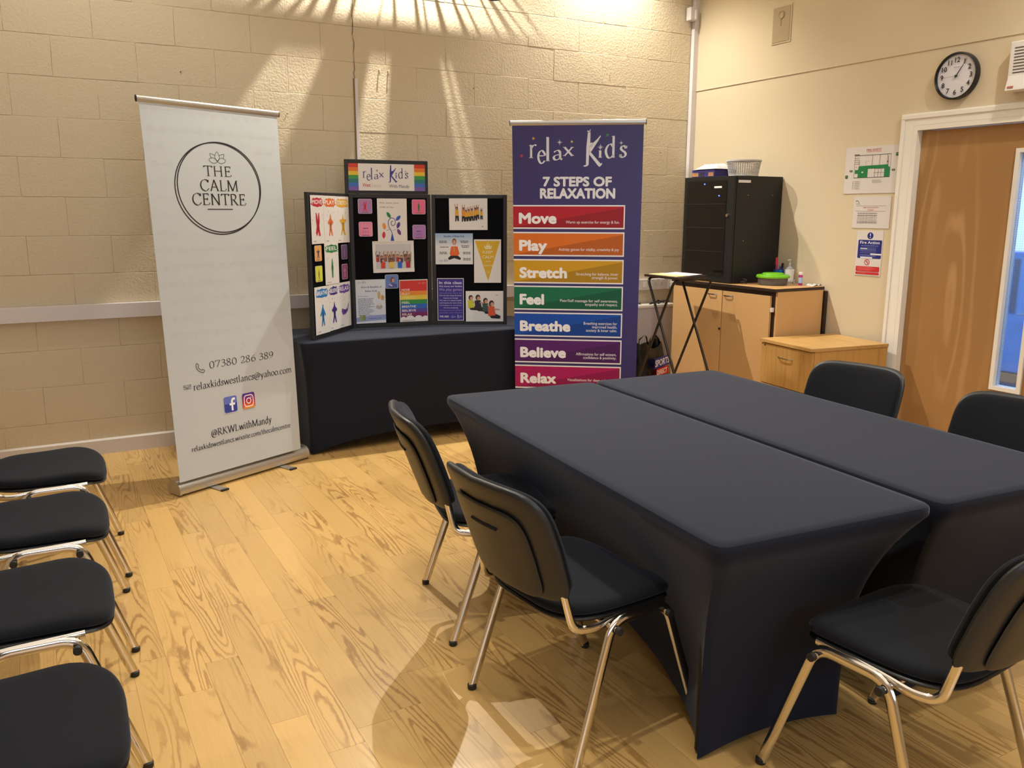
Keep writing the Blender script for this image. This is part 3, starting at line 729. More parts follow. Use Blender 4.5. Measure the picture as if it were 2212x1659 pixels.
# ================================================================== BANNERS
def quadmap(p00, p10, p01, p11, nrm):
    p00, p10, p01, p11, nrm = map(Vector, (p00, p10, p01, p11, nrm))
    def f(u, v, d): return p00*(1-u)*(1-v)+p10*u*(1-v)+p01*(1-u)*v+p11*u*v + nrm*d
    return f
def banner(name, tl, tr, bl, br, base0, base1, msheet, label, group, draw):
    """roll-up banner; world coordinates given, built around an empty at its base"""
    base0, base1 = Vector(base0), Vector(base1); mid = (base0+base1)/2
    dx = (base1-base0).normalized(); ang = math.atan2(dx.y, dx.x); Wd = (base1-base0).length
    t = empty(name, mid, ang, label, 'banner', group)
    inv = (Matrix.Translation(mid) @ Matrix.Rotation(ang, 4, 'Z')).inverted()
    q = [inv @ Vector(p) for p in (tl, tr, bl, br)]
    n = (q[1]-q[0]).cross(q[2]-q[0]).normalized()
    if n.y > 0: n = -n
    f = quadmap(*q, n)
    mb = MB(); nv = 24; nu = 8; V = []; Fc = []
    for i in range(nv+1):
        for j in range(nu+1):
            V.append(f(j/nu, i/nv, -.0006))
    for i in range(nv+1):
        for j in range(nu+1):
            V.append(f(j/nu, i/nv, 0))
    N = (nv+1)*(nu+1)
    for i in range(nv):
        for j in range(nu):
            a = i*(nu+1)+j; Fc += [(a, a+1, a+nu+2, a+nu+1), (N+a, N+a+nu+1, N+a+nu+2, N+a+1)]
    sheet = part('banner_sheet', MB().add(V, Fc), msheet, t)
    # top rail
    d = (q[1]-q[0]).normalized()
    rail = MB().tube([q[0]-d*.012+Vector((0, 0, .006)), q[1]+d*.012+Vector((0, 0, .006))], .007, 12, r2=.0165, ref=(0, 0, 1))
    rl = part('top_rail', rail, M_ALU, t, True)
    for e, sg in ((q[0]-d*.012, -1), (q[1]+d*.012, 1)):
        part('end_cap', MB().tube([e+Vector((0, 0, .006)), e+d*sg*.004+Vector((0, 0, .006))], .0078, 12, r2=.0175, ref=(0, 0, 1)), M_CAP, rl)
    # base cassette: rounded profile
    prof = [(-.050, .012), (-.052, .03), (-.045, .055), (-.030, .074), (-.012, .082), (.012, .082), (.034, .070), (.046, .050), (.050, .02), (.048, .008), (-.044, .008)]
    Mx = Matrix(((0, 0, 1, 0), (1, 0, 0, 0), (0, 1, 0, 0), (0, 0, 0, 1)))
    part('base_cassette', MB().prism(prof, -Wd/2, Wd/2, Mx), M_ALU, t, True)
    big = [(a*1.06, (b-.045)*1.06+.045) for a, b in prof]
    for sg in (-1, 1):
        part('end_cap', MB().prism(big, sg*Wd/2-.004 if sg > 0 else -Wd/2-.008, sg*Wd/2+.008 if sg > 0 else -Wd/2+.004, Mx), M_ALU, t, True)
    for fx in (-.27*Wd, .27*Wd):
        ft = part('foot', MB().bbox(fx-.022, fx+.022, -.145, .055, .0015, .008, .002), M_ALU, t)
        part('foot_tip', MB().bbox(fx-.023, fx+.023, -.155, -.140, .0005, .010, .002), M_CAP, ft)
    part('support_pole', MB().tube([(0, .03, .08), (0, max(q[0].y, q[1].y)+.022, q[0].z-.01)], .007, 8), M_ALU, t, True)
    w_ = ((q[1]-q[0]).length+(q[3]-q[2]).length)/2; h_ = (q[0]-q[2]).length
    art = Art(w_, h_, lambda x, y, dd: f(x/w_, y/h_, dd))
    draw(art, w_, h_)
    art.build('print', sheet)
    return t
INK = (40, 30, 36)
def lotus(a, cx, cy, s, wd, col):
    a.hold = True
    def petal(pts): a.line([(cx+x*s, cy-y*s) for x, y in catmull(pts, 6, True)], wd, col, True)
    petal([(0, 0), (-.28, .45), (0, 1.0), (.28, .45)])
    petal([(0, 0), (-.5, .36), (-1.0, .12), (-.5, -.22)])
    petal([(0, 0), (.5, .36), (1.0, .12), (.5, -.22)])
    a.line([(cx+x*s, cy-y*s) for x, y in catmull([(-.7, .34), (-.84, .78), (-.25, .62)], 6)], wd, col)
    a.line([(cx+x*s, cy-y*s) for x, y in catmull([(.7, .34), (.84, .78), (.25, .62)], 6)], wd, col)
    a.hold = False
def draw_calm(a, w, h):
    U = lambda u: u*w; V = lambda v: v*h
    rn = random.Random(4)
    for i in range(12):
        for j in range(22):
            if (.17 < (i+.5)/12 < .85 and .09 < j/22+.02 < .36) or j/22 > .64: continue
            lotus(a, U((i+.3+.5*(j % 2))/12.4), V((j+.6)/22), .024, .0008, (206, 208, 204))
    cx, cy = U(.502), V(.2205); R = .268
    for k, (dx, dy, rr) in enumerate(((-.006, .004, R), (.005, -.003, R*.985))):
        a.ring(cx+dx, cy+dy, rr, rr*.945, .0062, INK, 72)
    lotus(a, U(.5), V(.147), .053, .0022, INK)
    a.serif('THE', U(.496), V(.1885), .056, INK, 'c', width=.178)
    a.serif('CALM', U(.499), V(.229), .060, INK, 'c', width=.245)
    a.serif('CENTRE', U(.492), V(.268), .062, INK, 'c', width=.345)
    a.rect(U(.394), V(.2785), U(.191), .0045, INK)
    # telephone
    px, py = U(.228), V(.708)
    ph = [(-.9, .95), (-.55, 1.0), (-.3, .55), (-.5, .3), (-.1, -.25), (.45, -.6), (.7, -.42), (1.1, -.75), (.95, -1.05), (.55, -1.15), (-.35, -.7), (-.95, .2)]
    a.line([(px+x*.024, py-y*.024) for x, y in catmull(ph, 4, True)], .0032, INK, True)
    a.serif('07380 286 389', U(.295), V(.7135), .038, INK, width=U(.525))
    # envelope
    ex, ey, ew, eh = U(.096), V(.7485), .046, .020
    a.line([(ex, ey), (ex+ew, ey), (ex+ew, ey+eh), (ex, ey+eh)], .002, INK, True)
    a.line([(ex, ey+.002), (ex+ew/2, ey+eh*.62), (ex+ew, ey+.002)], .0022, INK); a.line([(ex, ey+.008), (ex+ew/2, ey+eh*.9), (ex+ew, ey+.008)], .0018, INK)
    a.serif('relaxkidswestlancs@yahoo.com', U(.163), V(.7655), .036, INK, width=U(.805))
    # social icons
    s_ = U(.103); x0, y0 = U(.381), V(.8005)
    a.rr(x0-.002, y0-.002, s_+.004, s_*1.02+.004, .012, (205, 208, 228)); a.rr(x0, y0, s_, s_*1.02, .011, (58, 66, 150)); a.rr(x0+.002, y0+.002, s_-.004, s_*.45, .009, (102, 112, 188))
    a.line(catmull([(x0+s_*.86, y0+s_*.20), (x0+s_*.70, y0+s_*.19), (x0+s_*.62, y0+s_*.32), (x0+s_*.62, y0+s_*.5), (x0+s_*.62, y0+s_*.92)], 5), .0125, (240, 240, 244))
    a.rect(x0+s_*.42, y0+s_*.44, s_*.42, .012, (240, 240, 244))
    x0 = U(.528); cols = [(84, 48, 140), (120, 42, 122), (160, 40, 96), (190, 52, 62), (214, 92, 48), (226, 146, 62)]
    base = rrect(x0, x0+s_, y0, y0+s_*1.02, .014, 5); hh = s_*1.02
    a.rr(x0, y0, s_, hh, .014, cols[2])
    for i, c_ in enumerate(cols):
        ya, yb = y0+hh*i/6, y0+hh*(i+1)/6; ins = .005 if i in (0, 5) else 0
        a.rect(x0+ins, ya+(.001 if i == 0 else 0), s_-2*ins, yb-ya-(.001 if i == 5 else 0), c_)
    a.line(rrect(x0+s_*.15, x0+s_*.85, y0+hh*.15, y0+hh*.85, .016, 5), .0052, (244, 236, 240), True)
    a.ring(x0+s_/2, y0+hh/2, s_*.17, s_*.17, .0052, (244, 236, 240), 24); a.ell(x0+s_*.69, y0+hh*.31, .0035, .0035, (244, 236, 240), 10)
    a.serif('@RKWLwithMandy', U(.262), V(.9), .038, INK, width=U(.495))
    a.serif('relaxkidswestlancs.wixsite.com/thecalmcentre', U(.105), V(.9275), .026, INK, width=U(.815), weight=1.1)
banner('rollup_banner', (-4.402, -.813, 2.06), (-3.600, -.443, 2.06), (-4.388, -1.132, .084), (-3.646, -.785, .084),
       (-4.405, -1.072, 0), (-3.611, -.698, 0), M_BAN1, 'white roll-up banner reading The Calm Centre, on aluminium base', 'roll-up banners', draw_calm)

LOGO_W = (222, 224, 230)
def logo(a, x, y, w, col, fig=None, tm=1.0):
    """playful lettering 'relax kids', x,y = left end and mean baseline, w = run width"""
    k = w/1.0; fig = fig or col; a.up(); a.hold = True
    def g(ch, ux, uy, kx, ky, tn=.006, tx=.022): a.glyph(ch, x+ux*k, y+uy*k, kx*k, ky*k, col, tn*k*tm, tx*k*tm)
    g('r', -.02, 0, .26, .285); g('e', .075, .052, .20, .275); g('l', .155, .032, .24, .325, .006, .028)
    g('a', .225, .018, .26, .20, .006, .024); g('x', .335, -.02, .26, .19)
    # the letter k drawn as a reaching figure
    def pg(pts, c=fig): a.poly([(x+p*k, y+q*k) for p, q in pts], c)
    pg([(.590, -.252), (.616, -.252), (.614, -.115), (.606, -.09), (.601, .073), (.574, .073), (.577, -.11)])
    pg([(.606, -.115), (.690, -.190), (.702, -.178), (.622, -.055), (.604, -.045)])
    pg([(.604, -.08), (.622, -.055), (.724, .062), (.703, .088), (.604, -.035)])
    a.ell(x+.628*k, y-.130*k, .017*k, .022*k, fig, 14)
    pg([(.583, -.262), (.590, -.255), (.612, -.255), (.618, -.282), (.611, -.28), (.606, -.265), (.585, -.272)])
    pg([(.688, -.190), (.716, -.222), (.720, -.212), (.700, -.178)])
    a.ell(x+.571*k, y+.080*k, .024*k, .008*k, fig, 12, -.15); a.ell(x+.722*k, y+.072*k, .024*k, .008*k, fig, 12, -.9)
    g('i', .69, .0, .22, .155, .006, .024); g('d', .755, .0, .26, .29, .006, .024); g('s', .905, -.005, .24, .24, .007, .024)
    a.sparkle(x+.305*k, y-.155*k, .034*k, col); a.sparkle(x+.719*k, y-.105*k, .036*k, col); a.sparkle(x+.925*k, y-.145*k, .026*k, col)
    a.hold = False
def darker(c, k=.8): return tuple(v*k for v in c)
def draw_steps(a, w, h):
    U = lambda u: u*w; V = lambda v: v*h
    # right margin tone of the print
    logo(a, U(.135), V(.108), U(.755), LOGO_W)
    a.star(U(.072), V(.101), .013, (190, 52, 84), rot=.3); a.star(U(.164), V(.046), .012, (214, 148, 70)); a.star(U(.459), V(.057), .010, (206, 200, 110), rot=.2); a.star(U(.729), V(.037), .015, (66, 128, 92), rot=.2)
    a.text('7 STEPS OF', U(.502), V(.1975), .056, LOGO_W, .045, 'c', width=U(.525))
    a.text('RELAXATION', U(.505), V(.2365), .060, LOGO_W, .045, 'c', width=U(.575))
    bands = [('Move', (172, 32, 46), .3, ['Warm up exercise for energy & fun.'], .261, .337, .42),
             ('Play', (208, 108, 36), .225, ['Activity games for vitality, creativity & joy'], .349, .427, .475),
             ('Stretch', (196, 148, 30), .385, ['Stretching for balance, inner', 'strength & power.'], .439, .518, .335),
             ('Feel', (22, 104, 74), .20, ['Peer/Self massage for self awareness,', 'empathy and respect.'], .528, .608, .462),
             ('Breathe', (20, 74, 170), .415, ['Breathing exercises for', 'improved health,', 'anxiety & inner calm.'], .618, .699, .275),
             ('Believe', (84, 30, 104), .38, ['Affirmations for self esteem,', 'confidence & positivity.'], .709, .790, .33),
             ('Relax', (166, 24, 92), .30, ['Visualisations for deep relaxation', 'and sleep.'], .800, .880, .40)]
    rd = lambda c: tuple(v for v in c)
    for nm, c_, tw, lines, v0, v1, lw in bands:
        d = (V(v1)-V(v0)); y0 = V(v0); x1 = U(.876)
        a.rect(0, y0-.004, x1, d+.004, (226, 224, 230)); a.rect(0, y0+.005, x1-.008, d-.014, c_)
        a.poly([(0, y0+d-.009), (U(.866), y0+.012), (U(.866), y0+d-.009)], darker(c_, .84))
        a.text(nm, U(.050), y0+d*.75, .064, (230, 230, 234), .05, 'l', width=U(tw-.012))
        n = len(lines)
        for i, t in enumerate(lines):
            full = {'Stretching for balance, inner': .335, 'strength & power.': .21, 'Peer/Self massage for self awareness,': .462, 'empathy and respect.': .26,
                    'Breathing exercises for': .27, 'improved health,': .20, 'anxiety & inner calm.': .25, 'Affirmations for self esteem,': .33, 'confidence & positivity.': .27,
                    'Visualisations for deep relaxation': .40, 'and sleep.': .12}.get(t, lw)
            a.text(t, U(.836), y0+d*(.76 - (.20 if n == 2 else .25)*(n-1)*.6) + i*.0235, .0180, (216, 212, 220), .010, 'r', width=U(full))
banner('rollup_banner', (-2.184, -.796, 2.05), (-1.509, -1.295, 2.05), (-2.160, -.815, .084), (-1.509, -1.295, .084),
       (-2.20, -.785, 0), (-1.492, -1.308, 0), M_BAN2, 'purple roll-up banner listing seven coloured relaxation steps', 'roll-up banners', draw_steps)

# ================================================================== DISPLAY BOARD with pinned sheets
BZ = .7225
bp = [Vector((-3.512, -.664, BZ)), Vector((-3.118, -.27, BZ)), Vector((-2.561, -.341, BZ)), Vector((-2.096, -.578, BZ))]
PH = .888
board = empty('display_board', (bp[1]+bp[2])/2, 0, 'black folding display board of three panels with a header, on covered table', 'board')
borg = board.location.copy()
def panel_frame(a, b, z0):
    ex = (b-a).normalized(); n = ex.cross(Vector((0, 0, 1)))  # facing viewer
    if n.y > 0: n = -n
    M = Matrix.Identity(4)
    for i in range(3): M[i][0] = ex[i]; M[i][1] = -n[i]; M[i][2] = (0, 0, 1)[i]; M[i][3] = (a-borg)[i]
    M[2][3] = z0-borg.z; return M, (b-a).length
frames = {}
def build_panel(name, a, b, z0, hh):
    Mx, wd = panel_frame(a, b, z0); g = .004; t = .0125
    pn = part(name, MB().box(g+.01, wd-g-.01, -.002, .008, .008, hh-.008, Mx), M_FELT, board)
    fr = MB(); fw = .026
    for x0, x1, q0, q1 in ((g, g+fw, 0, hh), (wd-g-fw, wd-g, 0, hh), (g+fw, wd-g-fw, 0, fw), (g+fw, wd-g-fw, hh-fw, hh)):
        fr.bbox(x0, x1, -.008, .012, q0, q1, .003, Mx)
    part('panel_frame', fr, M_FRAME, pn)
    frames[name] = (Matrix.Translation(borg) @ Mx, wd, hh)
    return pn
build_panel('left_panel', bp[0], bp[1], BZ, PH); build_panel('centre_panel', bp[1], bp[2], BZ, PH); build_panel('right_panel', bp[2], bp[3], BZ, PH)
ex = (bp[2]-bp[1]).normalized()
build_panel('header_panel', bp[1]-ex*.022, bp[2]-ex*.015, BZ+PH+.001, .218)

def sheet(panel, u0, u1, v0, v1, name, label, cat, group, paper, draw, tilt=0, round_=0, lift=.0095):
    Mx, wd, hh = frames[panel]; x0 = u0*wd; w_ = (u1-u0)*wd; z1 = (1-v0)*hh; h_ = (v1-v0)*hh
    Mw = Mx @ Matrix.Translation((x0, -lift, z1))
    if tilt: Mw = Mw @ Matrix.Translation((w_/2, 0, -h_/2)) @ Matrix.Rotation(math.radians(tilt), 4, 'Y') @ Matrix.Translation((-w_/2, 0, h_/2))
    mb = MB()
    out = rrect(0, w_, -h_, 0, round_, 4) if round_ else [(0, 0), (w_, 0), (w_, -h_), (0, -h_)]
    P = [(x, y) for x, y in out]
    n = len(P); vs = [(x, -.0004, z) for x, z in P]+[(x, .0003, z) for x, z in P]
    mb.add(vs, [tuple(range(n)), tuple(range(n, 2*n))[::-1]]+[(i, (i+1) % n, (i+1) % n+n, i+n) for i in range(n)])
    o = mb.obj(name, paper); o.matrix_world = Mw; tag(o, label, cat, group)
    if draw:
        a = Art(w_, h_, lambda x, y, d: (x, -d, -y)); draw(a, w_, h_); a.build('print', o)
    return o
def splash(a, x, y, w, h, col, txt):
    rn = random.Random(int(w*1e5)+len(txt)); pts = []
    for i in range(28):
        t = 2*PI*i/28; r = 1 + (rn.random()*.28 if i % 2 else -.05)
        c, s_ = math.cos(t), math.sin(t); pts.append((x+w/2+math.copysign(abs(c)**.5, c)*w/2*r*.93, y+h/2+math.copysign(abs(s_)**.6, s_)*h/2*r*.9))
    a.poly(pts, col)
    if txt: a.text(txt, x+w/2, y+h*.68, h*.46, (240, 238, 236), .018, 'c', width=w*.84)
    for i in range(9): a.ell(x+rn.random()*w, y+h*(1.15+rn.random()*1.6), .0022, .0026, darker(col, .8), 6)
def creature(a, cx, cy, s, col, pose):
    dk = darker(col, .7)
    P = {'up': [(0, -.35), (-.16, -1.0), (-.26, -1.0), (-.28, -.3), (-.2, .1), (-.35, .7), (-.2, 1.0), (-.02, .62), (.1, 1.0), (.32, .95), (.2, .45), (.16, .1), (.26, -.3), (.2, -1.0), (.1, -1.0)],
         'hips': [(0, -1.0), (-.12, -.5), (-.42, -.2), (-.3, .0), (-.16, -.05), (-.14, .3), (-.3, 1.0), (-.15, .98), (0, .5), (.15, .98), (.3, 1.0), (.14, .3), (.16, -.05), (.3, .0), (.42, -.2), (.12, -.5)],
         'star': [(0, -1.0), (-.12, -.45), (-.55, -.42), (-.2, -.05), (-.18, .35), (-.38, 1.0), (-.2, .95), (0, .5), (.2, .95), (.38, 1.0), (.18, .35), (.2, -.05), (.55, -.42), (.12, -.45)],
         'tall': [(0, -1.0), (-.12, -.4), (-.18, 0), (-.12, .35), (-.12, 1.0), (-.03, 1.0), (0, .5), (.04, 1.0), (.12, 1.0), (.12, .35), (.18, 0), (.12, -.4)],
         'cape': [(0, -1.0), (-.1, -.6), (-.42, .05), (-.36, .12), (-.16, -.05), (-.14, .35), (-.24, 1.0), (-.12, .98), (0, .5), (.12, .98), (.24, 1.0), (.14, .35), (.16, -.05), (.36, .12), (.42, .05), (.1, -.6)],
         'sit': [(.55, -.6), (.35, .0), (0, .05), (-.5, -.1), (-.55, .2), (-.35, .5), (.1, .45), (.45, .2), (.6, -.3)]}[pose]
    a.poly([(cx+x*s*1.25, cy+y*s) for x, y in P], col)
    a.poly([(cx+x*s*.45+.02*s, cy+y*s*.5+.1*s) for x, y in P], dk)
    a.ell(cx-.04*s, cy-.42*s, .02*s, .02*s, (40, 30, 30), 6); a.ell(cx+.05*s, cy-.42*s, .02*s, .02*s, (40, 30, 30), 6)
RED, ORG, YEL, GRN, BLU, PUR, VIO = (190, 44, 62), (222, 112, 60), (218, 166, 44), (52, 130, 76), (44, 118, 188), (66, 48, 128), (104, 70, 158)
def strips(ts):
    def d(a, w, h):
        n = len(ts); x = 0
        for i, (t, c, pose, fr) in enumerate(ts):
            ww = w*fr
            splash(a, x+ww*.06, h*.05, ww*.9, h*.19, c, t)
            creature(a, x+ww*.52, h*.60, h*.24, c, pose)
            if i: a.rect(x-.0006, 0, .0012, h, (196, 190, 188))
            a.scrawl(x+ww*.12, h*.94, ww*.3, 1, .006, .003, (120, 112, 120))
            x += ww
    return d
gA = 'sheets pinned to the left panel'; gB = 'sheets pinned to the centre panel'; gC = 'sheets pinned to the right panel'
# left panel, A4 sheets overlapping as three strips
def strip_sheet(u0, u1, v0, v1, t, c, pose, label, tilt=0, lift=.0095):
    return sheet('left_panel', u0, u1, v0, v1, 'poster', label, 'poster', gA, M_PAPER, strips([(t, c, pose, 1.0)]), tilt, 0, lift)
strip_sheet(.066, .355, .020, .347, 'MOVE', RED, 'up', 'narrow poster headed MOVE in red, top left of the board')
strip_sheet(.352, .640, .021, .349, 'PLAY', ORG, 'hips', 'narrow poster headed PLAY in orange, between MOVE and STRETCH', lift=.0104)
strip_sheet(.636, .968, .022, .351, 'STRETCH', YEL, 'star', 'narrow poster headed STRETCH in yellow, top of left panel')
strip_sheet(.330, .660, .345, .637, 'FEEL', GRN, 'tall', 'narrow poster headed FEEL in green, centre of left panel', lift=.0112)
strip_sheet(.071, .400, .641, .972, 'BREATHE', BLU, 'cape', 'narrow poster headed BREATHE in blue, bottom left of the board')
strip_sheet(.397, .622, .639, .968, 'BELIEVE', PUR, 'hips', 'narrow poster headed BELIEVE in dark purple, bottom of left panel', lift=.0104)
strip_sheet(.619, .933, .637, .966, 'RELAX', VIO, 'sit', 'narrow poster headed RELAX in violet, beside the hinge')
def card(bg, fg, pose):
    def d(a, w, h):
        a.rr(.002, .002, w-.004, h-.004, .006, bg)
        if pose: creature(a, w*.5, h*.5, h*.34, fg, pose)
        else:
            for i in range(10): a.ell(w*(.1+.8*((i*.37) % 1)), h*(.12 if i % 2 else .86), .002, .002, fg, 6)
            a.scrawl(w*.3, h*.42, w*.4, 1, .01, .005, fg, 0, 'c'); a.scrawl(w*.2, h*.62, w*.6, 2, .009, .0016, fg, .2, 'c')
        a.rect(w*.25, h*.9, w*.5, .0025, darker(fg, .6))
    return d
def cardsheet(panel, u0, u1, v0, v1, bg, fg, pose, label, g, tilt=0):
    sheet(panel, u0, u1, v0, v1, 'card', label, 'card', g, mat('card_edge', (206, 200, 206), 0.5), card(bg, fg, pose), tilt, .009)
cardsheet('left_panel', .113, .270, .357, .465, (226, 170, 96), (84, 56, 120), 'star', 'small orange card with a purple figure, left of FEEL poster', 'small activity cards on the board')
cardsheet('left_panel', .111, .271, .497, .607, (212, 214, 72), (112, 130, 50), 'tall', 'small yellow card with a green figure, left of FEEL poster', 'small activity cards on the board')
cardsheet('left_panel', .744, .895, .366, .471, (104, 82, 128), (168, 120, 110), 'tall', 'small purple card right of the FEEL heading', 'small activity cards on the board')
cardsheet('left_panel', .738, .886, .506, .617, (142, 78, 120), (196, 130, 170), 'hips', 'small plum card, lower one right of FEEL poster', 'small activity cards on the board')
cardsheet('centre_panel', .108, .276, .036, .144, (172, 128, 176), (214, 70, 96), 'up', 'small mauve card with a red figure, top left of centre panel', 'small activity cards on the board')
cardsheet('centre_panel', .110, .273, .203, .311, (232, 142, 176), (120, 60, 90), None, 'small plain pink card below the mauve card', 'small activity cards on the board')
cardsheet('centre_panel', .759, .927, .038, .148, (226, 110, 146), (70, 130, 76), 'tall', 'small pink card with a green figure, top right of centre panel', 'small activity cards on the board')
cardsheet('centre_panel', .761, .925, .227, .334, (172, 126, 186), (90, 60, 120), None, 'small plain lilac card below the green figure card', 'small activity cards on the board')
def draw_bluecard(a, w, h):
    a.rr(.002, .002, w-.004, h-.004, .006, (104, 128, 190)); a.ell(w*.55, h*.38, w*.16, h*.2, (110, 72, 50)); a.ell(w*.6, h*.42, w*.1, h*.14, (198, 150, 120))
    a.poly([(w*.2, h*.95), (w*.35, h*.68), (w*.62, h*.6), (w*.88, h*.72), (w*.9, h*.95)], (78, 92, 160))
    a.ell(w*.42, h*.76, w*.16, h*.06, (206, 170, 190), 10, .5)
sheet('centre_panel', .406, .569, .599, .704, 'card', 'small blue card with a child portrait, low centre of board', 'card', 'small activity cards on the board', M_PAPER, draw_bluecard, 0, .009, .0112)
def draw_tree(a, w, h):
    a.text('We want your', w*.08, h*.115, h*.036, (110, 104, 112), .0, width=w*.66); a.text('child to be...', w*.08, h*.21, h*.036, (110, 104, 112), .0, width=w*.52)
    st = [(.47, .95), (.50, .86), (.46, .74), (.38, .64), (.36, .52), (.45, .44), (.57, .46), (.60, .55), (.53, .61), (.46, .58), (.47, .52), (.52, .51)]
    P = catmull([(x*w, y*h) for x, y in st], 6); n = len(P)
    a.line(P, .0045, (70, 84, 140)); a.poly([(w*.42, h*.955), (w*.47, h*.80), (w*.50, h*.80), (w*.55, h*.955)], (52, 84, 176))
    def leaf(x, y, an, c):
        r = .115*w; pts = []
        for i in range(17):
            t = i/16*2-1; pts.append((t, .48*(1-t*t)**.8))
        for i in range(17):
            t = 1-i/16*2; pts.append((t, -.48*(1-t*t)**.8))
        c_, s_ = math.cos(an), math.sin(an); a.poly([(x*w+(p*c_-q*s_)*r, y*h+(p*s_+q*c_)*r) for p, q in pts[:-1]], c)
    leaf(.38, .37, 1.0, (52, 132, 78)); leaf(.70, .44, -.8, (66, 92, 190)); leaf(.70, .60, -1.2, (88, 62, 138)); leaf(.72, .755, 1.1, (110, 64, 130)); leaf(.22, .62, 1.4, (232, 146, 62)); leaf(.20, .82, -1.5, (206, 58, 76))
    a.line([(w*.30, h*.72), (w*.40, h*.69)], .002, (90, 90, 120)); a.line([(w*.62, h*.69), (w*.50, h*.72)], .002, (90, 90, 120))
sheet('centre_panel', .335, .694, .032, .360, 'poster', 'white poster of a curling tree with coloured leaves', 'poster', gB, M_PAPER, draw_tree, 0, 0, .0112)
def person(a, x, y, s, shirt, skin=(178, 124, 92), hair=(54, 40, 34), arms=True, legs=None):
    if arms:
        a.line([(x-s*.28, y+s*.1), (x-s*.42, y-s*.9), (x-s*.2, y-s*1.3)], s*.14, skin); a.line([(x+s*.28, y+s*.1), (x+s*.42, y-s*.8), (x+s*.3, y-s*1.2)], s*.14, skin)
    a.poly([(x-s*.36, y+s*.05), (x+s*.36, y+s*.05), (x+s*.32, y+s*1.0), (x-s*.32, y+s*1.0)], shirt)
    a.ell(x, y-s*.28, s*.25, s*.31, hair, 12); a.ell(x, y-s*.20, s*.19, s*.24, skin, 12)
def draw_crowd(a, w, h):
    x0, y0, x1, y1 = w*.07, h*.10, w*.93, h*.88
    a.rect(x0, y0, x1-x0, y1-y0, (196, 196, 200)); rn = random.Random(8)
    cl = [(176, 62, 50), (70, 70, 84), (150, 96, 84), (70, 110, 80), (120, 110, 130)]
    for i in range(9): person(a, x0+(x1-x0)*(i+.5)/9, h*(.50+rn.random()*.04), h*.15, cl[i % 5], random.Random(i).choice([(178, 124, 92), (120, 78, 56), (206, 156, 124)]))
    for i, c in enumerate([(206, 72, 48), (222, 190, 70), (48, 106, 200), (176, 44, 60)]): person(a, x0+(x1-x0)*(.2+i*.235), h*.66, h*.20, c, [(206, 150, 118), (150, 100, 74)][i % 2], arms=i % 2 == 1)
    for r_ in ((0, h*.88, w, h*.12), (0, 0, w, h*.02)): a.rect(*r_, (226, 222, 218))
sheet('centre_panel', .266, .772, .346, .582, 'poster', 'landscape photo print of cheering children, centre of board', 'poster', gB, M_PAPER, draw_crowd, -.4, 0)
def draw_aims(a, w, h):
    a.rect(0, 0, w, h, (216, 220, 228)); a.serif('Kids', w*.22, h*.09, .014, (90, 88, 120), weight=1.2) if False else logo(a, w*.06, h*.075, w*.30, (120, 118, 140))
    a.text('Aims & Benefits of', w*.53, h*.19, h*.042, (70, 82, 136), .012, 'c', width=w*.70); a.text('Relax Kids', w*.52, h*.28, h*.042, (70, 82, 136), .012, 'c', width=w*.40)
    a.text('To help children...', w*.06, h*.385, h*.020, (60, 70, 130), .008, width=w*.38)
    a.scrawl(w*.07, h*.43, w*.58, 13, h*.031, h*.011, (84, 96, 146), .35)
    a.ell(w*.78, h*.36, w*.05, h*.09, (206, 172, 110)); a.ell(w*.90, h*.42, w*.06, h*.06, (206, 160, 90)); a.ell(w*.78, h*.63, w*.11, h*.055, (176, 172, 166)); a.ell(w*.78, h*.58, w*.05, h*.035, (222, 210, 190))
    a.poly([(0, h*.86), (w*.5, h*.82), (w, h*.81), (w, h*.93), (0, h*.96)], (150, 160, 208)); a.scrawl(w*.40, h*.885, w*.45, 1, .01, .003, (70, 80, 150), 0)
    a.ell(w*.16, h*.87, w*.06, h*.07, (150, 160, 110)); a.ell(w*.26, h*.87, w*.06, h*.07, (132, 146, 98))
sheet('centre_panel', .046, .406, .632, .964, 'poster', 'pale blue text sheet headed Aims and Benefits, bottom left of centre panel', 'poster', gB, M_PAPER, draw_aims)
def draw_rainbow(a, w, h):
    m = .004; cols = [(206, 62, 56), (230, 140, 60), (226, 198, 70), (58, 142, 74), (52, 104, 184), (92, 70, 148), (120, 44, 92)]; ys = [.02, .27, .37, .475, .575, .69, .78, .90]
    for c, p, q in zip(cols, ys[:-1], ys[1:]): a.rect(m, h*p, w-2*m, h*(q-p)+.0005, c)
    a.rect(m, h*.90, w-2*m, h*.08, (226, 222, 222))
    for i, (x, r_) in enumerate(((.12, .09), (.36, .14), (.66, .13), (.9, .10))): a.ell(w*x, h*.915, w*r_, h*.055*r_/.12, (226, 222, 222))
    for t, y in (('MOVE', .265), ('PLAY', .36), ('STRETCH', .455), ('FEEL', .565), ('BREATHE', .66), ('BELIEVE', .755), ('RELAX', .845)):
        a.text(t, w*.08, h*y, h*.050, (236, 226, 214) if t != 'STRETCH' else (240, 222, 150), .018, width=w*.085*len(t)*.82)
    logo(a, w*.66, h*.10, w*.28, (232, 150, 140)); a.scrawl(w*.08, h*.955, w*.55, 2, .006, .0018, (130, 120, 130))
sheet('centre_panel', .581, .936, .641, .966, 'poster', 'rainbow striped poster with white words and clouds', 'poster', gB, M_PAPER, draw_rainbow)
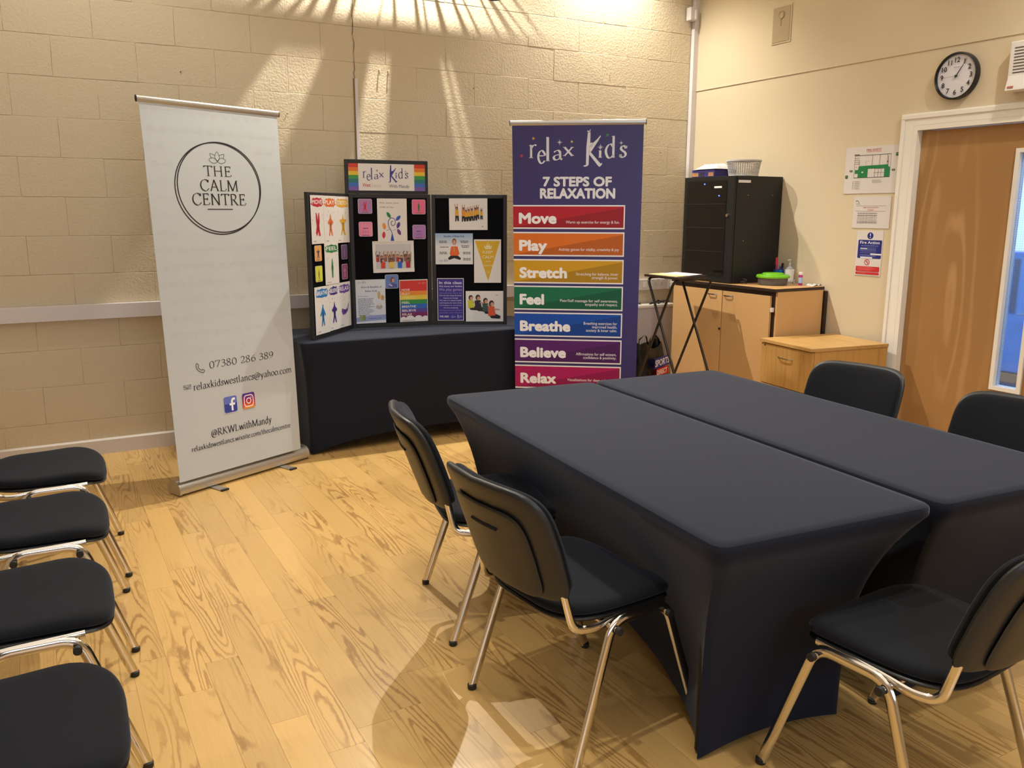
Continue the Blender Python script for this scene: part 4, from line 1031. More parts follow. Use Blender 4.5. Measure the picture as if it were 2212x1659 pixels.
def draw_row(a, w, h):
    for i, (x, y, s) in enumerate(((.20, .36, .17), (.37, .38, .165), (.44, .44, .135), (.51, .42, .14), (.59, .40, .145), (.68, .38, .15), (.74, .36, .14), (.84, .42, .115))):
        xx, yy, k = x*w, y*h, s*h
        lean = .35 if i < 1 else -.2
        a.line([(xx-k*.2, yy), (xx-k*.25-lean*k*.4, yy-k*1.1)], k*.12, (176, 120, 90)); a.line([(xx+k*.15, yy), (xx+k*.2-lean*k*.3, yy-k*1.1)], k*.12, (176, 120, 90))
        a.poly([(xx-k*.3, yy+k*1.0), (xx+k*.35, yy+k*1.0), (xx+k*.4, yy+k*2.1), (xx+k*.1, yy+k*2.1), (xx, yy+k*1.4), (xx-k*.1, yy+k*2.15), (xx-k*.32, yy+k*2.15)], (40, 36, 38))
        a.poly([(xx-k*.32, yy), (xx+k*.32, yy), (xx+k*.36, yy+k*1.1), (xx-k*.34, yy+k*1.1)], (220, 164, 50) if i != 1 else (226, 140, 52))
        a.ell(xx, yy-k*.28, k*.24, k*.30, (60, 42, 34)); a.ell(xx-k*.04, yy-k*.2, k*.16, k*.2, (190, 134, 100))
    a.scrawl(w*.84, h*.88, w*.07, 1, .01, .003, (120, 118, 120), 0)
sheet('right_panel', .238, .737, .028, .266, 'poster', 'landscape print of a row of children in yellow shirts reaching up', 'poster', gC, M_PAPER, draw_row, -.3)
def draw_ben(a, w, h):
    for i in range(8): a.rect(0, h*i*.05, w, h*.052, (150+i*9, 178+i*5, 212+i*1))
    a.rect(0, h*.4, w, h*.6, (220, 221, 222))
    a.text('Benefits of Relax Kids', w*.5, h*.125, h*.062, (60, 92, 150), .012, 'c', width=w*.54)
    a.poly([(w*.33, h*.80), (w*.42, h*.70), (w*.58, h*.70), (w*.68, h*.80), (w*.66, h*.86), (w*.5, h*.80), (w*.36, h*.86)], (44, 36, 40))
    a.poly([(w*.42, h*.42), (w*.59, h*.42), (w*.64, h*.66), (w*.60, h*.72), (w*.41, h*.72), (w*.38, h*.66)], (222, 106, 44))
    a.ell(w*.505, h*.27, w*.055, h*.105, (120, 70, 44)); a.ell(w*.505, h*.29, w*.04, h*.08, (206, 156, 124))
    a.ell(w*.50, h*.52, w*.02, h*.08, (200, 146, 110))
    for x, y in ((.09, .24), (.12, .43), (.09, .60), (.66, .24), (.68, .39), (.72, .60), (.72, .80)): a.scrawl(w*x, h*y, w*.24, 2 if y != .43 else 1, h*.045, h*.022, (84, 86, 92), .2, 'c')
    logo(a, w*.10, h*.90, w*.24, (134, 130, 170))
sheet('right_panel', .052, .544, .291, .528, 'poster', 'landscape sheet with a cross-legged child in orange, left of yellow pennant', 'poster', gC, M_PAPER, draw_ben)
def draw_keep(a, w, h):
    y_ = (216, 172, 40); wt = (236, 226, 190)
    a.poly([(w*.04, h*.035), (w*.96, h*.035), (w*.52, h*.955)], y_)
    a.poly([(w*.37, h*.13), (w*.41, h*.22), (w*.63, h*.22), (w*.67, h*.13), (w*.60, h*.17), (w*.56, h*.10), (w*.52, h*.16), (w*.48, h*.10), (w*.44, h*.17)], wt); a.ell(w*.52, h*.085, w*.02, h*.014, wt)
    for x in (.45, .52, .59): a.ell(w*x, h*.185, w*.018, h*.012, y_, 8)
    a.text('KEEP', w*.51, h*.32, h*.060, wt, .012, 'c', width=w*.36); a.text('CALM', w*.51, h*.435, h*.068, wt, .012, 'c', width=w*.42)
    a.text('AND', w*.52, h*.52, h*.032, wt, .008, 'c', width=w*.18); a.text('STRETCH', w*.52, h*.62, h*.036, wt, .008, 'c', width=w*.32)
    a.text('rk', w*.53, h*.77, h*.05, wt, 0, 'c')
sheet('right_panel', .558, .915, .337, .671, 'poster', 'white poster with a yellow pennant and crown, right side of board', 'poster', gC, M_PAPER, draw_keep)
def draw_class(a, w, h):
    a.rect(.004, .004, w-.008, h-.008, (62, 52, 136)); wt = (224, 220, 236)
    a.text('In this class', w*.08, h*.135, h*.062, wt, .018, width=w*.84); a.text('We move our bodies', w*.07, h*.205, h*.034, wt, .012, width=w*.86)
    a.text('We play games', w*.07, h*.295, h*.060, (176, 160, 216), .0, width=w*.86)
    for i, (t, c) in enumerate((('We stretch from side to side', (150, 140, 200)), ('We use rain drops & karate', wt), ('chops as we massage', wt), ('We take in a deep breath,', wt), ('and breathe out very slowly', wt), ('We believe in ourselves,', (196, 190, 224)), ('we are amazing', wt), ('We imagine we are on the beach', (150, 140, 200)), ('peaceful and relaxed', (150, 140, 200)))):
        a.text(t, w*.5, h*(.36+i*.058), h*.024, c, .012, 'c', width=w*(.84 if i not in (2, 6) else .55))
    a.text('WE ARE', w*.08, h*.925, h*.045, wt, .02, width=w*.34); logo(a, w*.50, h*.925, w*.44, (186, 178, 222))
sheet('right_panel', .067, .419, .635, .966, 'poster', 'purple text poster headed In this class', 'poster', gC, M_PAPER, draw_class)
def draw_kids(a, w, h):
    for x, y, s, sh in ((.13, .26, .30, (200, 196, 60)), (.32, .26, .33, (50, 44, 56)), (.52, .36, .32, (66, 84, 76)), (.68, .46, .36, (220, 92, 54))):
        xx, yy, k = x*w, y*h, s*h
        a.poly([(xx-k*.25, yy+k*.85), (xx+k*.3, yy+k*.75), (xx+k*.85, yy+k*1.0), (xx+k*.8, yy+k*1.25), (xx, yy+k*1.2)], (40, 34, 40))
        a.poly([(xx-k*.3, yy+k*.15), (xx+k*.28, yy+k*.12), (xx+k*.4, yy+k*.95), (xx-k*.28, yy+k*1.0)], sh)
        a.line([(xx+k*.2, yy+k*.35), (xx+k*.75, yy+k*.42)], k*.12, (196, 146, 116))
        a.ell(xx+k*.02, yy-k*.14, k*.24, k*.29, (64, 40, 30)); a.ell(xx+k*.08, yy-k*.06, k*.16, k*.2, (206, 156, 126))
    a.scrawl(w*.80, h*.13, w*.07, 1, .01, .003, (120, 118, 120), 0)
sheet('right_panel', .444, .944, .735, .974, 'poster', 'landscape print of four children sitting one behind another', 'poster', gC, M_PAPER, draw_kids)
def draw_head(a, w, h):
    cols = [(200, 66, 52), (222, 118, 50), (226, 190, 60), (70, 150, 80), (50, 120, 120), (66, 108, 190), (120, 92, 170)]
    for i, c in enumerate(cols):
        a.rect(0, h*i/7, w*.125, h/7+.0004, c); a.rect(w*.855, h*i/7, w*.145, h/7+.0004, c)
    logo(a, w*.185, h*.53, w*.60, (92, 86, 140), (74, 74, 150), tm=.9)
    a.text('West', w*.175, h*.86, h*.135, (196, 84, 78), .006, width=w*.105); a.text('Lancs', w*.295, h*.86, h*.12, (214, 196, 188), .0, width=w*.12)
    a.text('With Mandy', w*.52, h*.885, h*.125, (116, 116, 138), .0, width=w*.265)
sheet('header_panel', .048, .955, .115, .905, 'poster', 'rainbow edged title strip on the header of the board', 'poster', None, M_PAPER, draw_head)

# ================================================================== CUPBOARD, CABINET AND DRAWERS IN THE CORNER
DX, DYN, DYF, DZT = -.505, -1.528, -.43, .978
cup = empty('cupboard', (-.27, -.98, 0), 0, 'beech two-door cupboard with dark edges in the corner', 'cupboard')
co = cup.location
def L3(mb_f): return mb_f
def cbox(name, x0, x1, y0, y1, z0, z1, m, par=None, r=.002, label=None):
    o = part(name, MB().bbox(x0-co.x, x1-co.x, y0-co.y, y1-co.y, z0, z1, r), m, par or cup)
    if label: o['label'] = label
    return o
tp = cbox('worktop', DX-.004, -.025, DYN-.004, DYF+.0, DZT-.022, DZT-.001, M_WENGE, label='dark edged top')
cbox('worktop_face', DX-.003, -.026, DYN-.003, DYF-.001, DZT-.0012, DZT, wood('beech_laminate_flat', (206, 158, 104), (190, 136, 82), 5, .8, 22, 'Y', rough=.4, fiber=.05, ringw=.3), tp, .0002)
cbox('side_panel', DX+.022, -.03, DYN, DYN+.018, .03, DZT-.022, M_BEECH)
cbox('side_panel', DX+.022, -.03, DYF-.018, DYF, .03, DZT-.022, M_BEECH)
cbox('carcass', DX+.022, -.03, DYN+.018, DYF-.018, .03, DZT-.024, M_WENGE)
cbox('plinth', DX+.03, -.03, DYN+.01, DYF-.01, 0, .03, M_WENGE)
cbox('back_board', -.024, -.004, DYN-.020, DYF, .05, .945, M_WENGE, label='dark edged board behind the cupboard')
ym = bpy_y = -1.0
d1 = cbox('door', DX, DX+.018, -1.482, -1.012, .035, .925, M_BEECH, r=.0015)
d2 = cbox('door', DX, DX+.018, -1.004, -.452, .035, .925, M_BEECH, r=.0015)
def handle(par, y, z, l, m, out=.022, org=co, x=DX):
    mb = MB().tube(fillet([(x-org.x, y-l/2-org.y, z), (x-org.x-out, y-l/2+.01-org.y, z), (x-org.x-out, y+l/2-.01-org.y, z), (x-org.x, y+l/2-org.y, z)], .012, 4), .004, 8)
    part('handle', mb, m, par, True)
M_HND = mat('dark_nickel', (120, 116, 150), 0.2, metal=1.0)
handle(d1, -1.075, .893, .085, M_HND); handle(d2, -.905, .893, .085, M_HND)
part('lock', MB().tube([(DX-co.x, -.995-co.y, .64), (DX-.005-co.x, -.995-co.y, .64)], .009, 10), M_WENGE, d2, True)
part('hinge', MB().bbox(DX-.001-co.x, DX+.02-co.x, -1.505-co.y, -1.486-co.y, .815, .845, .002), M_TRUNK, cup)

# network cabinet
NX0, NX1, NY0, NY1, NZ0, NZ1 = -.487, -.006, -1.057, -.515, DZT, 1.757
net = empty('equipment_cabinet', ((NX0+NX1)/2, (NY0+NY1)/2, DZT), 0, 'tall black equipment cabinet with smoked door on top of cupboard', 'cabinet'); no = net.location
def nb(name, x0, x1, y0, y1, z0, z1, m, par=None, r=.002): return part(name, MB().bbox(x0-no.x, x1-no.x, y0-no.y, y1-no.y, z0-no.z, z1-no.z, r), m, par or net)
nb('body', NX0+.022, NX1, NY0, NY1, NZ0+.002, NZ1, M_BLACKM, r=.003)
dr = nb('door_frame', NX0, NX0+.020, NY0+.002, NY1, NZ0+.004, NZ1, M_BLACKM, r=.002)
nb('door_glass', NX0-.003, NX0+.004, NY0+.075, NY1-.035, NZ0+.055, NZ1-.03, M_SMOKE, dr, .001)
for i in range(1, 4):
    z = NZ0+.055+(.70)*i/4; nb('shelf_line', NX0-.0045, NX0-.003, NY0+.09, NY1-.045, z-.0015, z+.0015, mat('faint_grey_edge', (44, 41, 38), 0.5), dr, .0003)
part('lock', MB().tube([(NX0-no.x, NY0+.055-no.y, 1.475-no.z), (NX0-.012-no.x, NY0+.055-no.y, 1.475-no.z)], .011, 14), M_CHROME, dr, True)
M_LED = mat('blue_led', (30, 60, 255), 0.3, emit=((60, 80, 255), 14))
for y, z in ((-.745, 1.703), (-.905, 1.617)):
    part('indicator_light', MB().lathe([(.0045, 0), (.004, .003), (.001, .004)], 8, Matrix.Translation((NX0-.0035-no.x, y-no.y, z-no.z)) @ Matrix.Rotation(-PI/2, 4, 'Y')), M_LED, dr)
nb('name_label', NX0-.0046, NX0-.003, -.93, -.85, 1.672, 1.686, M_PAPER, dr, .0003)
nb('name_label', NX0+.035, NX0+.155, NY0-.0012, NY0+.0, 1.708, 1.727, M_PAPER, None, .0003)
for x, z in ((NX0+.135, 1.62), (NX1-.10, 1.62), (NX0+.11, 1.29)):
    part('screw', MB().tube([(x-no.x, NY0-no.y, z-no.z), (x-no.x, NY0-.002-no.y, z-no.z)], .003, 8), M_CHROME, net)

# drawer unit, slightly turned
p0, p1 = Vector((-.635, -1.588)), Vector((-.704, -2.097)); ax = (p1-p0); pa = math.atan2(ax.y, ax.x)+PI/2
pc = Vector((-.352, -1.842)); ped = empty('drawer_unit', (pc.x-.006, pc.y, 0), pa, 'low oak drawer unit beside the door frame', 'drawer unit')
PD, PWd, PZ = .62, .508, .65
part('top', MB().bbox(-PD/2-.012, PD/2, -PWd/2-.006, PWd/2+.006, PZ-.022, PZ, .002), M_OAKT, ped)
part('side_panel', MB().bbox(-PD/2+.02, PD/2, -PWd/2, -PWd/2+.018, .01, PZ-.022, .0015), M_OAKL, ped)
part('side_panel', MB().bbox(-PD/2+.02, PD/2, PWd/2-.018, PWd/2, .01, PZ-.022, .0015), M_OAKL, ped)
part('carcass', MB().box(-PD/2+.022, PD/2-.004, -PWd/2+.018, PWd/2-.018, .01, PZ-.023), M_WENGE, ped)
for z0, z1 in ((.35, PZ-.028), (.03, .345)):
    dw = part('drawer', MB().bbox(-PD/2, -PD/2+.019, -PWd/2+.002, PWd/2-.002, z0, z1, .0015), M_OAKL, ped)
    zz = z1-.075
    part('handle', MB().tube(fillet([(-PD/2, -.07, zz), (-PD/2-.022, -.05, zz), (-PD/2-.022, .05, zz), (-PD/2, .07, zz)], .015, 4), .0045, 8), mat('steel_handle', (150, 140, 128), .25, metal=1.0), dw, True)
part('lock', MB().tube([(-PD/2, .215, .61), (-PD/2-.003, .215, .61)], .006, 8), M_WENGE, ped)

# things on the cupboard
def obj_on(name, x, y, z, label, cat, rz=0, group=None): return empty(name, (x, y, z), rz, label, cat, group)
t = obj_on('plastic_tub', -.25, -1.25, DZT, 'grey round tub with bright green lid on the cupboard', 'tub')
part('tub_body', MB().lathe([(.095, 0), (.102, .004), (.108, .05), (.110, .056), (.10, .056), (.09, .055)], 36), mat('grey_tub', (92, 88, 86), .5), t, True)
part('lid', MB().lathe([(.116, .052), (.119, .055), (.119, .066), (.113, .073), (.078, .076), (.074, .084), (.068, .087), (.02, .087)], 36), mat('lime_lid', (112, 190, 24), .45), t, True)
a = Art(.1, .04, lambda x, y, d: (math.sin((x-.02)/.108)*(.1085+d)*-1*-1*math.cos(-.75)-(-math.cos((x-.02)/.108))*(-(.1085+d))*math.sin(-.75)*1, (-math.cos((x-.02)/.108))*(.1085+d)*math.cos(-.75)+math.sin((x-.02)/.108)*(.1085+d)*math.sin(-.75), .045-y))
a.rect(.070, .006, .028, .022, (226, 224, 220)); a.rect(.075, .010, .018, .013, (92, 88, 86)); a.scrawl(.0, .012, .055, 3, .007, .0035, (170, 168, 166)); a.build('print', t)
t = obj_on('pen_cup', -.075, -1.255, DZT, 'blue plastic cup of pens on the cupboard', 'cup')
t.location = (-.058, -1.125, DZT)
part('cup_body', MB().lathe([(.030, 0), (.032, .003), (.041, .098), (.038, .098), (.030, .008), (.004, .006)], 24), mat('blue_plastic', (24, 104, 186), .35), t, True)
def pen(dx, dy, h, r, col, label, cap=None, lx=0, ly=0):
    p = empty('pen', (t.location.x+dx, t.location.y+dy, DZT+.01), 0, label, 'pen', 'pens in the blue cup')
    part('barrel', MB().tube([(0, 0, 0), (lx*.7, ly*.7, h*.7)], r, 8), mat('pen_'+str(col), col, .35), p, True)
    part('cap', MB().tube([(lx*.7, ly*.7, h*.7), (lx, ly, h)], r*1.15, 8, scale=[1, .8]), mat('pencap_'+str(cap or col), cap or col, .35), p, True)
pen(-.013, .008, .178, .009, (150, 60, 90), 'red capped marker standing tallest in the blue cup', (214, 40, 70), -.010, .004)
pen(.004, -.008, .112, .007, (60, 50, 150), 'violet pen in the middle of the blue cup', (70, 50, 160), 0, 0)
pen(.012, .006, .135, .008, (120, 50, 60), 'black capped marker leaning right in the blue cup', (20, 16, 18), .024, -.006)
t = obj_on('sanitiser_bottle', .0, 0, DZT, 'white labelled pump bottle on the cupboard beside the pen cup', 'bottle'); t.location = (-.046, -1.212, DZT)
part('bottle_body', MB().lathe([(.031, 0), (.033, .004), (.033, .088), (.034, .1), (.026, .118), (.012, .128), (.012, .134)], 24), mat('clear_bottle', (225, 225, 220), .1, trans=.6), t, True)
part('bottle_label', MB().lathe([(.0335, .012), (.0338, .012), (.0375, .103), (.0335, .104)], 24, caps=False), M_PAPER, t, True)
part('pump', MB().lathe([(.009, .134), (.010, .150), (.005, .152), (.005, .170), (.011, .171), (.011, .178), (.003, .180)], 14).tube([(0, 0, .174), (-.030, -.010, .171)], .004, 8), mat('frosted_pump', (226, 224, 216), .3, trans=.3), t, True)
t = obj_on('glue_stick', -.10, -1.375, DZT, 'short glue stick with magenta bands and white cap on the cupboard', 'glue stick')
part('tube', MB().lathe([(.0135, 0), (.0145, .002), (.0145, .012), (.0145, .075), (.0135, .077)], 18), mat('magenta_tube', (178, 32, 120), .4), t, True)
part('wrap', MB().lathe([(.0147, .016), (.0149, .016), (.0149, .056), (.0147, .056)], 18, caps=False), mat('pale_wrap', (170, 196, 226), .4), t, True)
part('cap', MB().lathe([(.0150, .074), (.0154, .075), (.0154, .092), (.014, .095)], 18), mat('white_cap', (232, 222, 218), .4), t, True)
t = obj_on('crumpled_tissue', -.06, -1.46, DZT, 'scrap of white paper at the wall end of the cupboard', 'paper')
mb = MB(); rn = random.Random(4); V = [(-.05+.02*i+rn.uniform(-.004, .004), -.035+.02*j, .001+rn.random()*.016*(1 if 0 < i < 5 else .2)) for i in range(6) for j in range(4)]
mb.add(V, [(i*4+j, (i+1)*4+j, (i+1)*4+j+1, i*4+j+1) for i in range(5) for j in range(3)]); part('sheet', mb, M_PAPER, t, True)
t = obj_on('black_cable', -.33, -1.115, DZT, 'small black cable loop beside the green lidded tub', 'cable'); t.location = (-.40, -1.115, DZT)
part('cable', MB().tube([(.03*math.cos(k*.7)*(1-.04*k), .022*math.sin(k*.7), .005+.003*k) for k in range(12)], .004, 8), M_CAP, t, True)

# things on the black cabinet
t = obj_on('white_basket', -.345, -1.0, NZ1, 'round white lattice basket on top of black cabinet', 'basket'); t.location = (-.31, -.955, NZ1)
M_BSK = mat('grey_white_plastic', (196, 192, 190), .5)
part('rim', MB().lathe([(.124, .108), (.128, .106), (.128, .116), (.120, .116), (.120, .110)], 40), M_BSK, t, True)
part('base', MB().lathe([(.104, 0), (.107, .002), (.107, .012), (.10, .012)], 40), M_BSK, t, True)
mb = MB(); N = 44
for i in range(N):
    c, s_ = math.cos(2*PI*i/N), math.sin(2*PI*i/N); mb.tube([(.105*c, .105*s_, .008), (.122*c, .122*s_, .11)], .0022, 5)
for k in range(1, 9):
    r_ = .105+.017*k/9; z = .008+.102*k/9; mb.tube([(r_*math.cos(2*PI*i/N), r_*math.sin(2*PI*i/N), z) for i in range(N+1)], .0022, 5, ref=(0, 0, 1), caps=False)
o = part('lattice', mb, M_BSK, t, True); o['kind'] = 'stuff'
t = obj_on('cardboard_box', -.34, -.70, NZ1, 'low printed box in blue and tan on the black cabinet', 'box'); t.location = (-.345, -.69, NZ1)
part('box_body', MB().bbox(-.12, .10, -.125, .125, .001, .055, .002), mat('blue_print_board', (60, 50, 120), .5), t)
for i, (y0, y1) in enumerate(((-.115, -.06), (-.01, .03), (.05, .12))):
    part('printed_patch', MB().box(-.1215, -.12, y0, y1, .006, .034), mat('tan_print', (176, 128, 84), .5) if i != 1 else mat('dark_print', (50, 46, 50), .5), t)
t = obj_on('white_bag', 0, 0, NZ1+.056, 'crumpled white bag lying on the printed box', 'bag'); t.location = (-.345, -.70, NZ1+.0565)
rn = random.Random(6); nu, nv = 18, 12; V = []
hg = {}
for i in range(nu+1):
    for j in range(nv+1):
        u, v = i/nu, j/nv; y = -.135+.25*u; x = -.13+.22*v
        e = min(u, 1-u, v, 1-v)*4
        z = .001+min(1, e)*(.018+.028*(1-u)+.012*math.sin(u*9+v*5)+rn.random()*.003)
        
        V.append((x, y, z))
part('bag_body', MB().add(V, [(i*(nv+1)+j, (i+1)*(nv+1)+j, (i+1)*(nv+1)+j+1, i*(nv+1)+j+1) for i in range(nu) for j in range(nv)]), mat('white_polythene', (196, 190, 192), .35), t, True)

# ================================================================== TRAY TABLE, HEATER, SOCKETS, BAG
t = empty('folding_tray_table', (-.88, -.96, 0), 0, 'tall folding tray table with crossed black legs in front of cupboard', 'table')
q = [(-1.043, -.755), (-1.061, -1.160), (-.705, -1.060), (-.69, -.66)]; o0 = t.location
top = MB().prism([(x-o0.x, y-o0.y) for x, y in q], 1.034, 1.050)
part('tray_top', top, M_WENGE, t)
def cross(x, ya, yb, dx):
    return [(x-o0.x, ya-o0.y, 1.03), (x+dx-o0.x, yb-o0.y, .0)]
M_LEG = mat('dark_tube', (52, 47, 42), .35, metal=.5)
# frame one: from far edge down to near floor; frame two the other way
def uframe(xa, xb, ytop, ybot, zt=1.028, topy=None):
    f = lambda z: ytop+(ybot-ytop)*(zt-z)/zt
    pts = [(xa-o0.x, f(.008)-o0.y, .008), (xa-o0.x, f(zt)-o0.y, zt), (xb-o0.x, f(zt)-o0.y, zt), (xb-o0.x, f(.008)-o0.y, .008)]
    return MB().tube(fillet(pts, .05, 6), .0095, 10)
fa = part('leg_frame', uframe(-1.03, -.715, -.78, -1.30), M_LEG, t, True)
fb_ = part('leg_frame', uframe(-1.045, -.70, -1.10, -.60), M_LEG, t, True)
t2 = empty('paper_stack', (-.90, -.93, 1.0505), 0, 'loose cream and white papers lying on the tray table', 'paper')
part('sheet', MB().prism([(-.13, .14), (-.13, -.17), (.02, -.14), (.03, .17)], 0, .004), mat('cream_paper', (226, 200, 140), .6), t2)
part('sheet', MB().prism([(-.02, .12), (-.02, -.17), (.17, -.10), (.16, .18)], .0042, .0055), mat('lilac_white_paper', (214, 202, 206), .6), t2)
# storage heater
ht = empty('storage_heater', (-.85, -.02, 0), 0, 'white storage heater low on the block wall behind tray table', 'heater')
part('heater_body', MB().bbox(-.75, .62, -.135, -.002, .16, .725, .008), mat('heater_enamel', (200, 190, 188), .45), ht)
part('heater_top', MB().bbox(-.755, .625, -.145, -.002, .715, .738, .004), M_WHITE, ht)
for k in (-.4, .3): part('heater_foot', MB().bbox(k-.03, k+.03, -.12, -.03, 0, .16, .004), M_BASE, ht)
t = empty('strap', (-.36, -.09, .738), 0, 'black straps lying on the storage heater', 'strap')
part('strap_loop', MB().tube([(-.12, -.03, .004), (-.10, -.035, .010), (-.06, -.03, .008), (-.03, -.04, .008), (.02, -.03, .014), (.05, -.01, .006)], .004, 6, r2=.008, ref=(1, 0, 0)), M_CAP, t, True)
part('strap_loop', MB().tube([(-.02, .02, .006), (.02, .03, .02), (.05, .02, .012), (.09, .03, .016), (.13, .015, .01)], .005, 6, r2=.009, ref=(1, 0, 0)), M_CAP, t, True)
t = empty('strap', (-.60, -.09, .738), 0, 'short black strap on the heater beside the purple banner', 'strap')
part('strap_loop', MB().tube([(-.04, 0, .005), (0, .01, .012), (.05, 0, .008)], .005, 6, r2=.009, ref=(1, 0, 0)), M_CAP, t, True)
# socket plates on the trunking
def socket(x, kind, label):
    s_ = empty('wall_socket', (x, -.0525, .898), 0, label, 'socket', 'sockets on the trunking')
    part('plate', MB().bbox(-.072 if kind == 'double' else -.043, .072 if kind == 'double' else .043, -.010, 0, -.043, .043, .003), M_TRUNK, s_)
    if kind == 'switch': part('switch_button', MB().bbox(-.018, .018, -.014, -.009, -.022, .022, .004), M_WHITE, s_)
    else:
        for c in (-.034, .034):
            a = Art(.05, .05, lambda px, py, d, c=c: (c+px-.025, -.0102-d, .022-py)); g = (110, 104, 104)
            a.rect(.023, .008, .004, .009, g); a.rect(.013, .024, .008, .004, g); a.rect(.029, .024, .008, .004, g); a.build('pin_holes', s_)
            part('rocker', MB().bbox(c-.008 if c > 0 else c-.004, c+.004 if c > 0 else c+.008, -.013, -.009, .022, .038, .001), M_WHITE, s_)
socket(-.49, 'switch', 'white switch plate on trunking just right of purple banner')
socket(-.345, 'double', 'double white socket on trunking behind tray table')
socket(-.165, 'double', 'double white socket with plugs, nearest the corner')
for x, c, lb, nm in ((-.205, M_WHITE, 'white plug in the socket nearest the corner', 'w'), (-.135, M_CAP, 'black plug in the socket nearest the corner', 'b')):
    t = empty('plug', (x, -.064, .895), 0, lb, 'plug')
    part('plug_body', MB().bbox(-.022, .022, -.034, 0, -.026, .022, .006), c, t)
    part('lead', MB().tube([(0, -.028, -.02), (.004, -.034, -.05), (.03, -.03, -.10), (.07, -.02, -.16)] if nm == 'w' else [(0, -.028, -.02), (.002, -.03, -.06), (.03, -.02, -.13)], .0035, 6), mat('blue_lead', (70, 130, 170), .4) if nm == 'w' else M_CAP, t, True)
# carrier bag
cb = empty('carrier_bag', (-.72, -.42, 0), math.radians(28), 'black carrier bag with blue and red logo on floor by the cupboard', 'bag')
rn = random.Random(9); nu, nv = 40, 16; V = []
for j in range(nv+1):
    v = j/nv; z = .47*v
    for i in range(nu):
        th = 2*PI*i/nu; c, s_ = math.cos(th), math.sin(th)
        rx, ry = .225*(1-.10*v*v), .115*(1-.55*v*v*v)
        wob = 1+.05*math.sin(3*th+5*v)+.035*math.sin(7*th-4*v)+rn.uniform(-.012, .012)
        flat = .96 if s_ < -.3 and .1 < v < .8 else 1
        V.append((math.copysign(abs(c)**.6, c)*rx*(wob if v > .05 else 1), math.copysign(abs(s_)**.7, s_)*ry*(wob if s_ > -.2 else 1), z+(.03*math.sin(2*th+1)+.015*math.sin(5*th))*v*v))
Fc = [(j*nu+i, j*nu+(i+1) % nu, (j+1)*nu+(i+1) % nu, (j+1)*nu+i) for j in range(nv) for i in range(nu)]+[tuple(range(nu))[::-1]]
bagb = part('bag_body', MB().add(V, Fc), mat('black_polythene', (13, 13, 14), .38, spec=.35, bump=(14, .5, .02)), cb, True)
for s_ in (-1, 1):
    part('handle', MB().tube([(-.09, s_*.04, .44), (-.07, s_*.045, .50), (0, s_*.03, .53), (.07, s_*.045, .50), (.09, s_*.04, .44)], .003, 6, r2=.011, ref=(1, 0, 0)), mat('black_polythene', (0, 0, 0)), cb, True)
a = Art(.30, .2, lambda x, y, d: (-.15+x, -.128-d, .372-y), step=.0004)
a.rect(.0, .0, .30, .082, (40, 44, 150)); a.text('SPORTS', .012, .066, .050, (236, 236, 240), .03, width=.275)
a.rect(.035, .088, .24, .062, (206, 44, 40)); a.text('DIRECT', .05, .138, .038, (236, 236, 240), .03, width=.20)
a.build('print', cb)

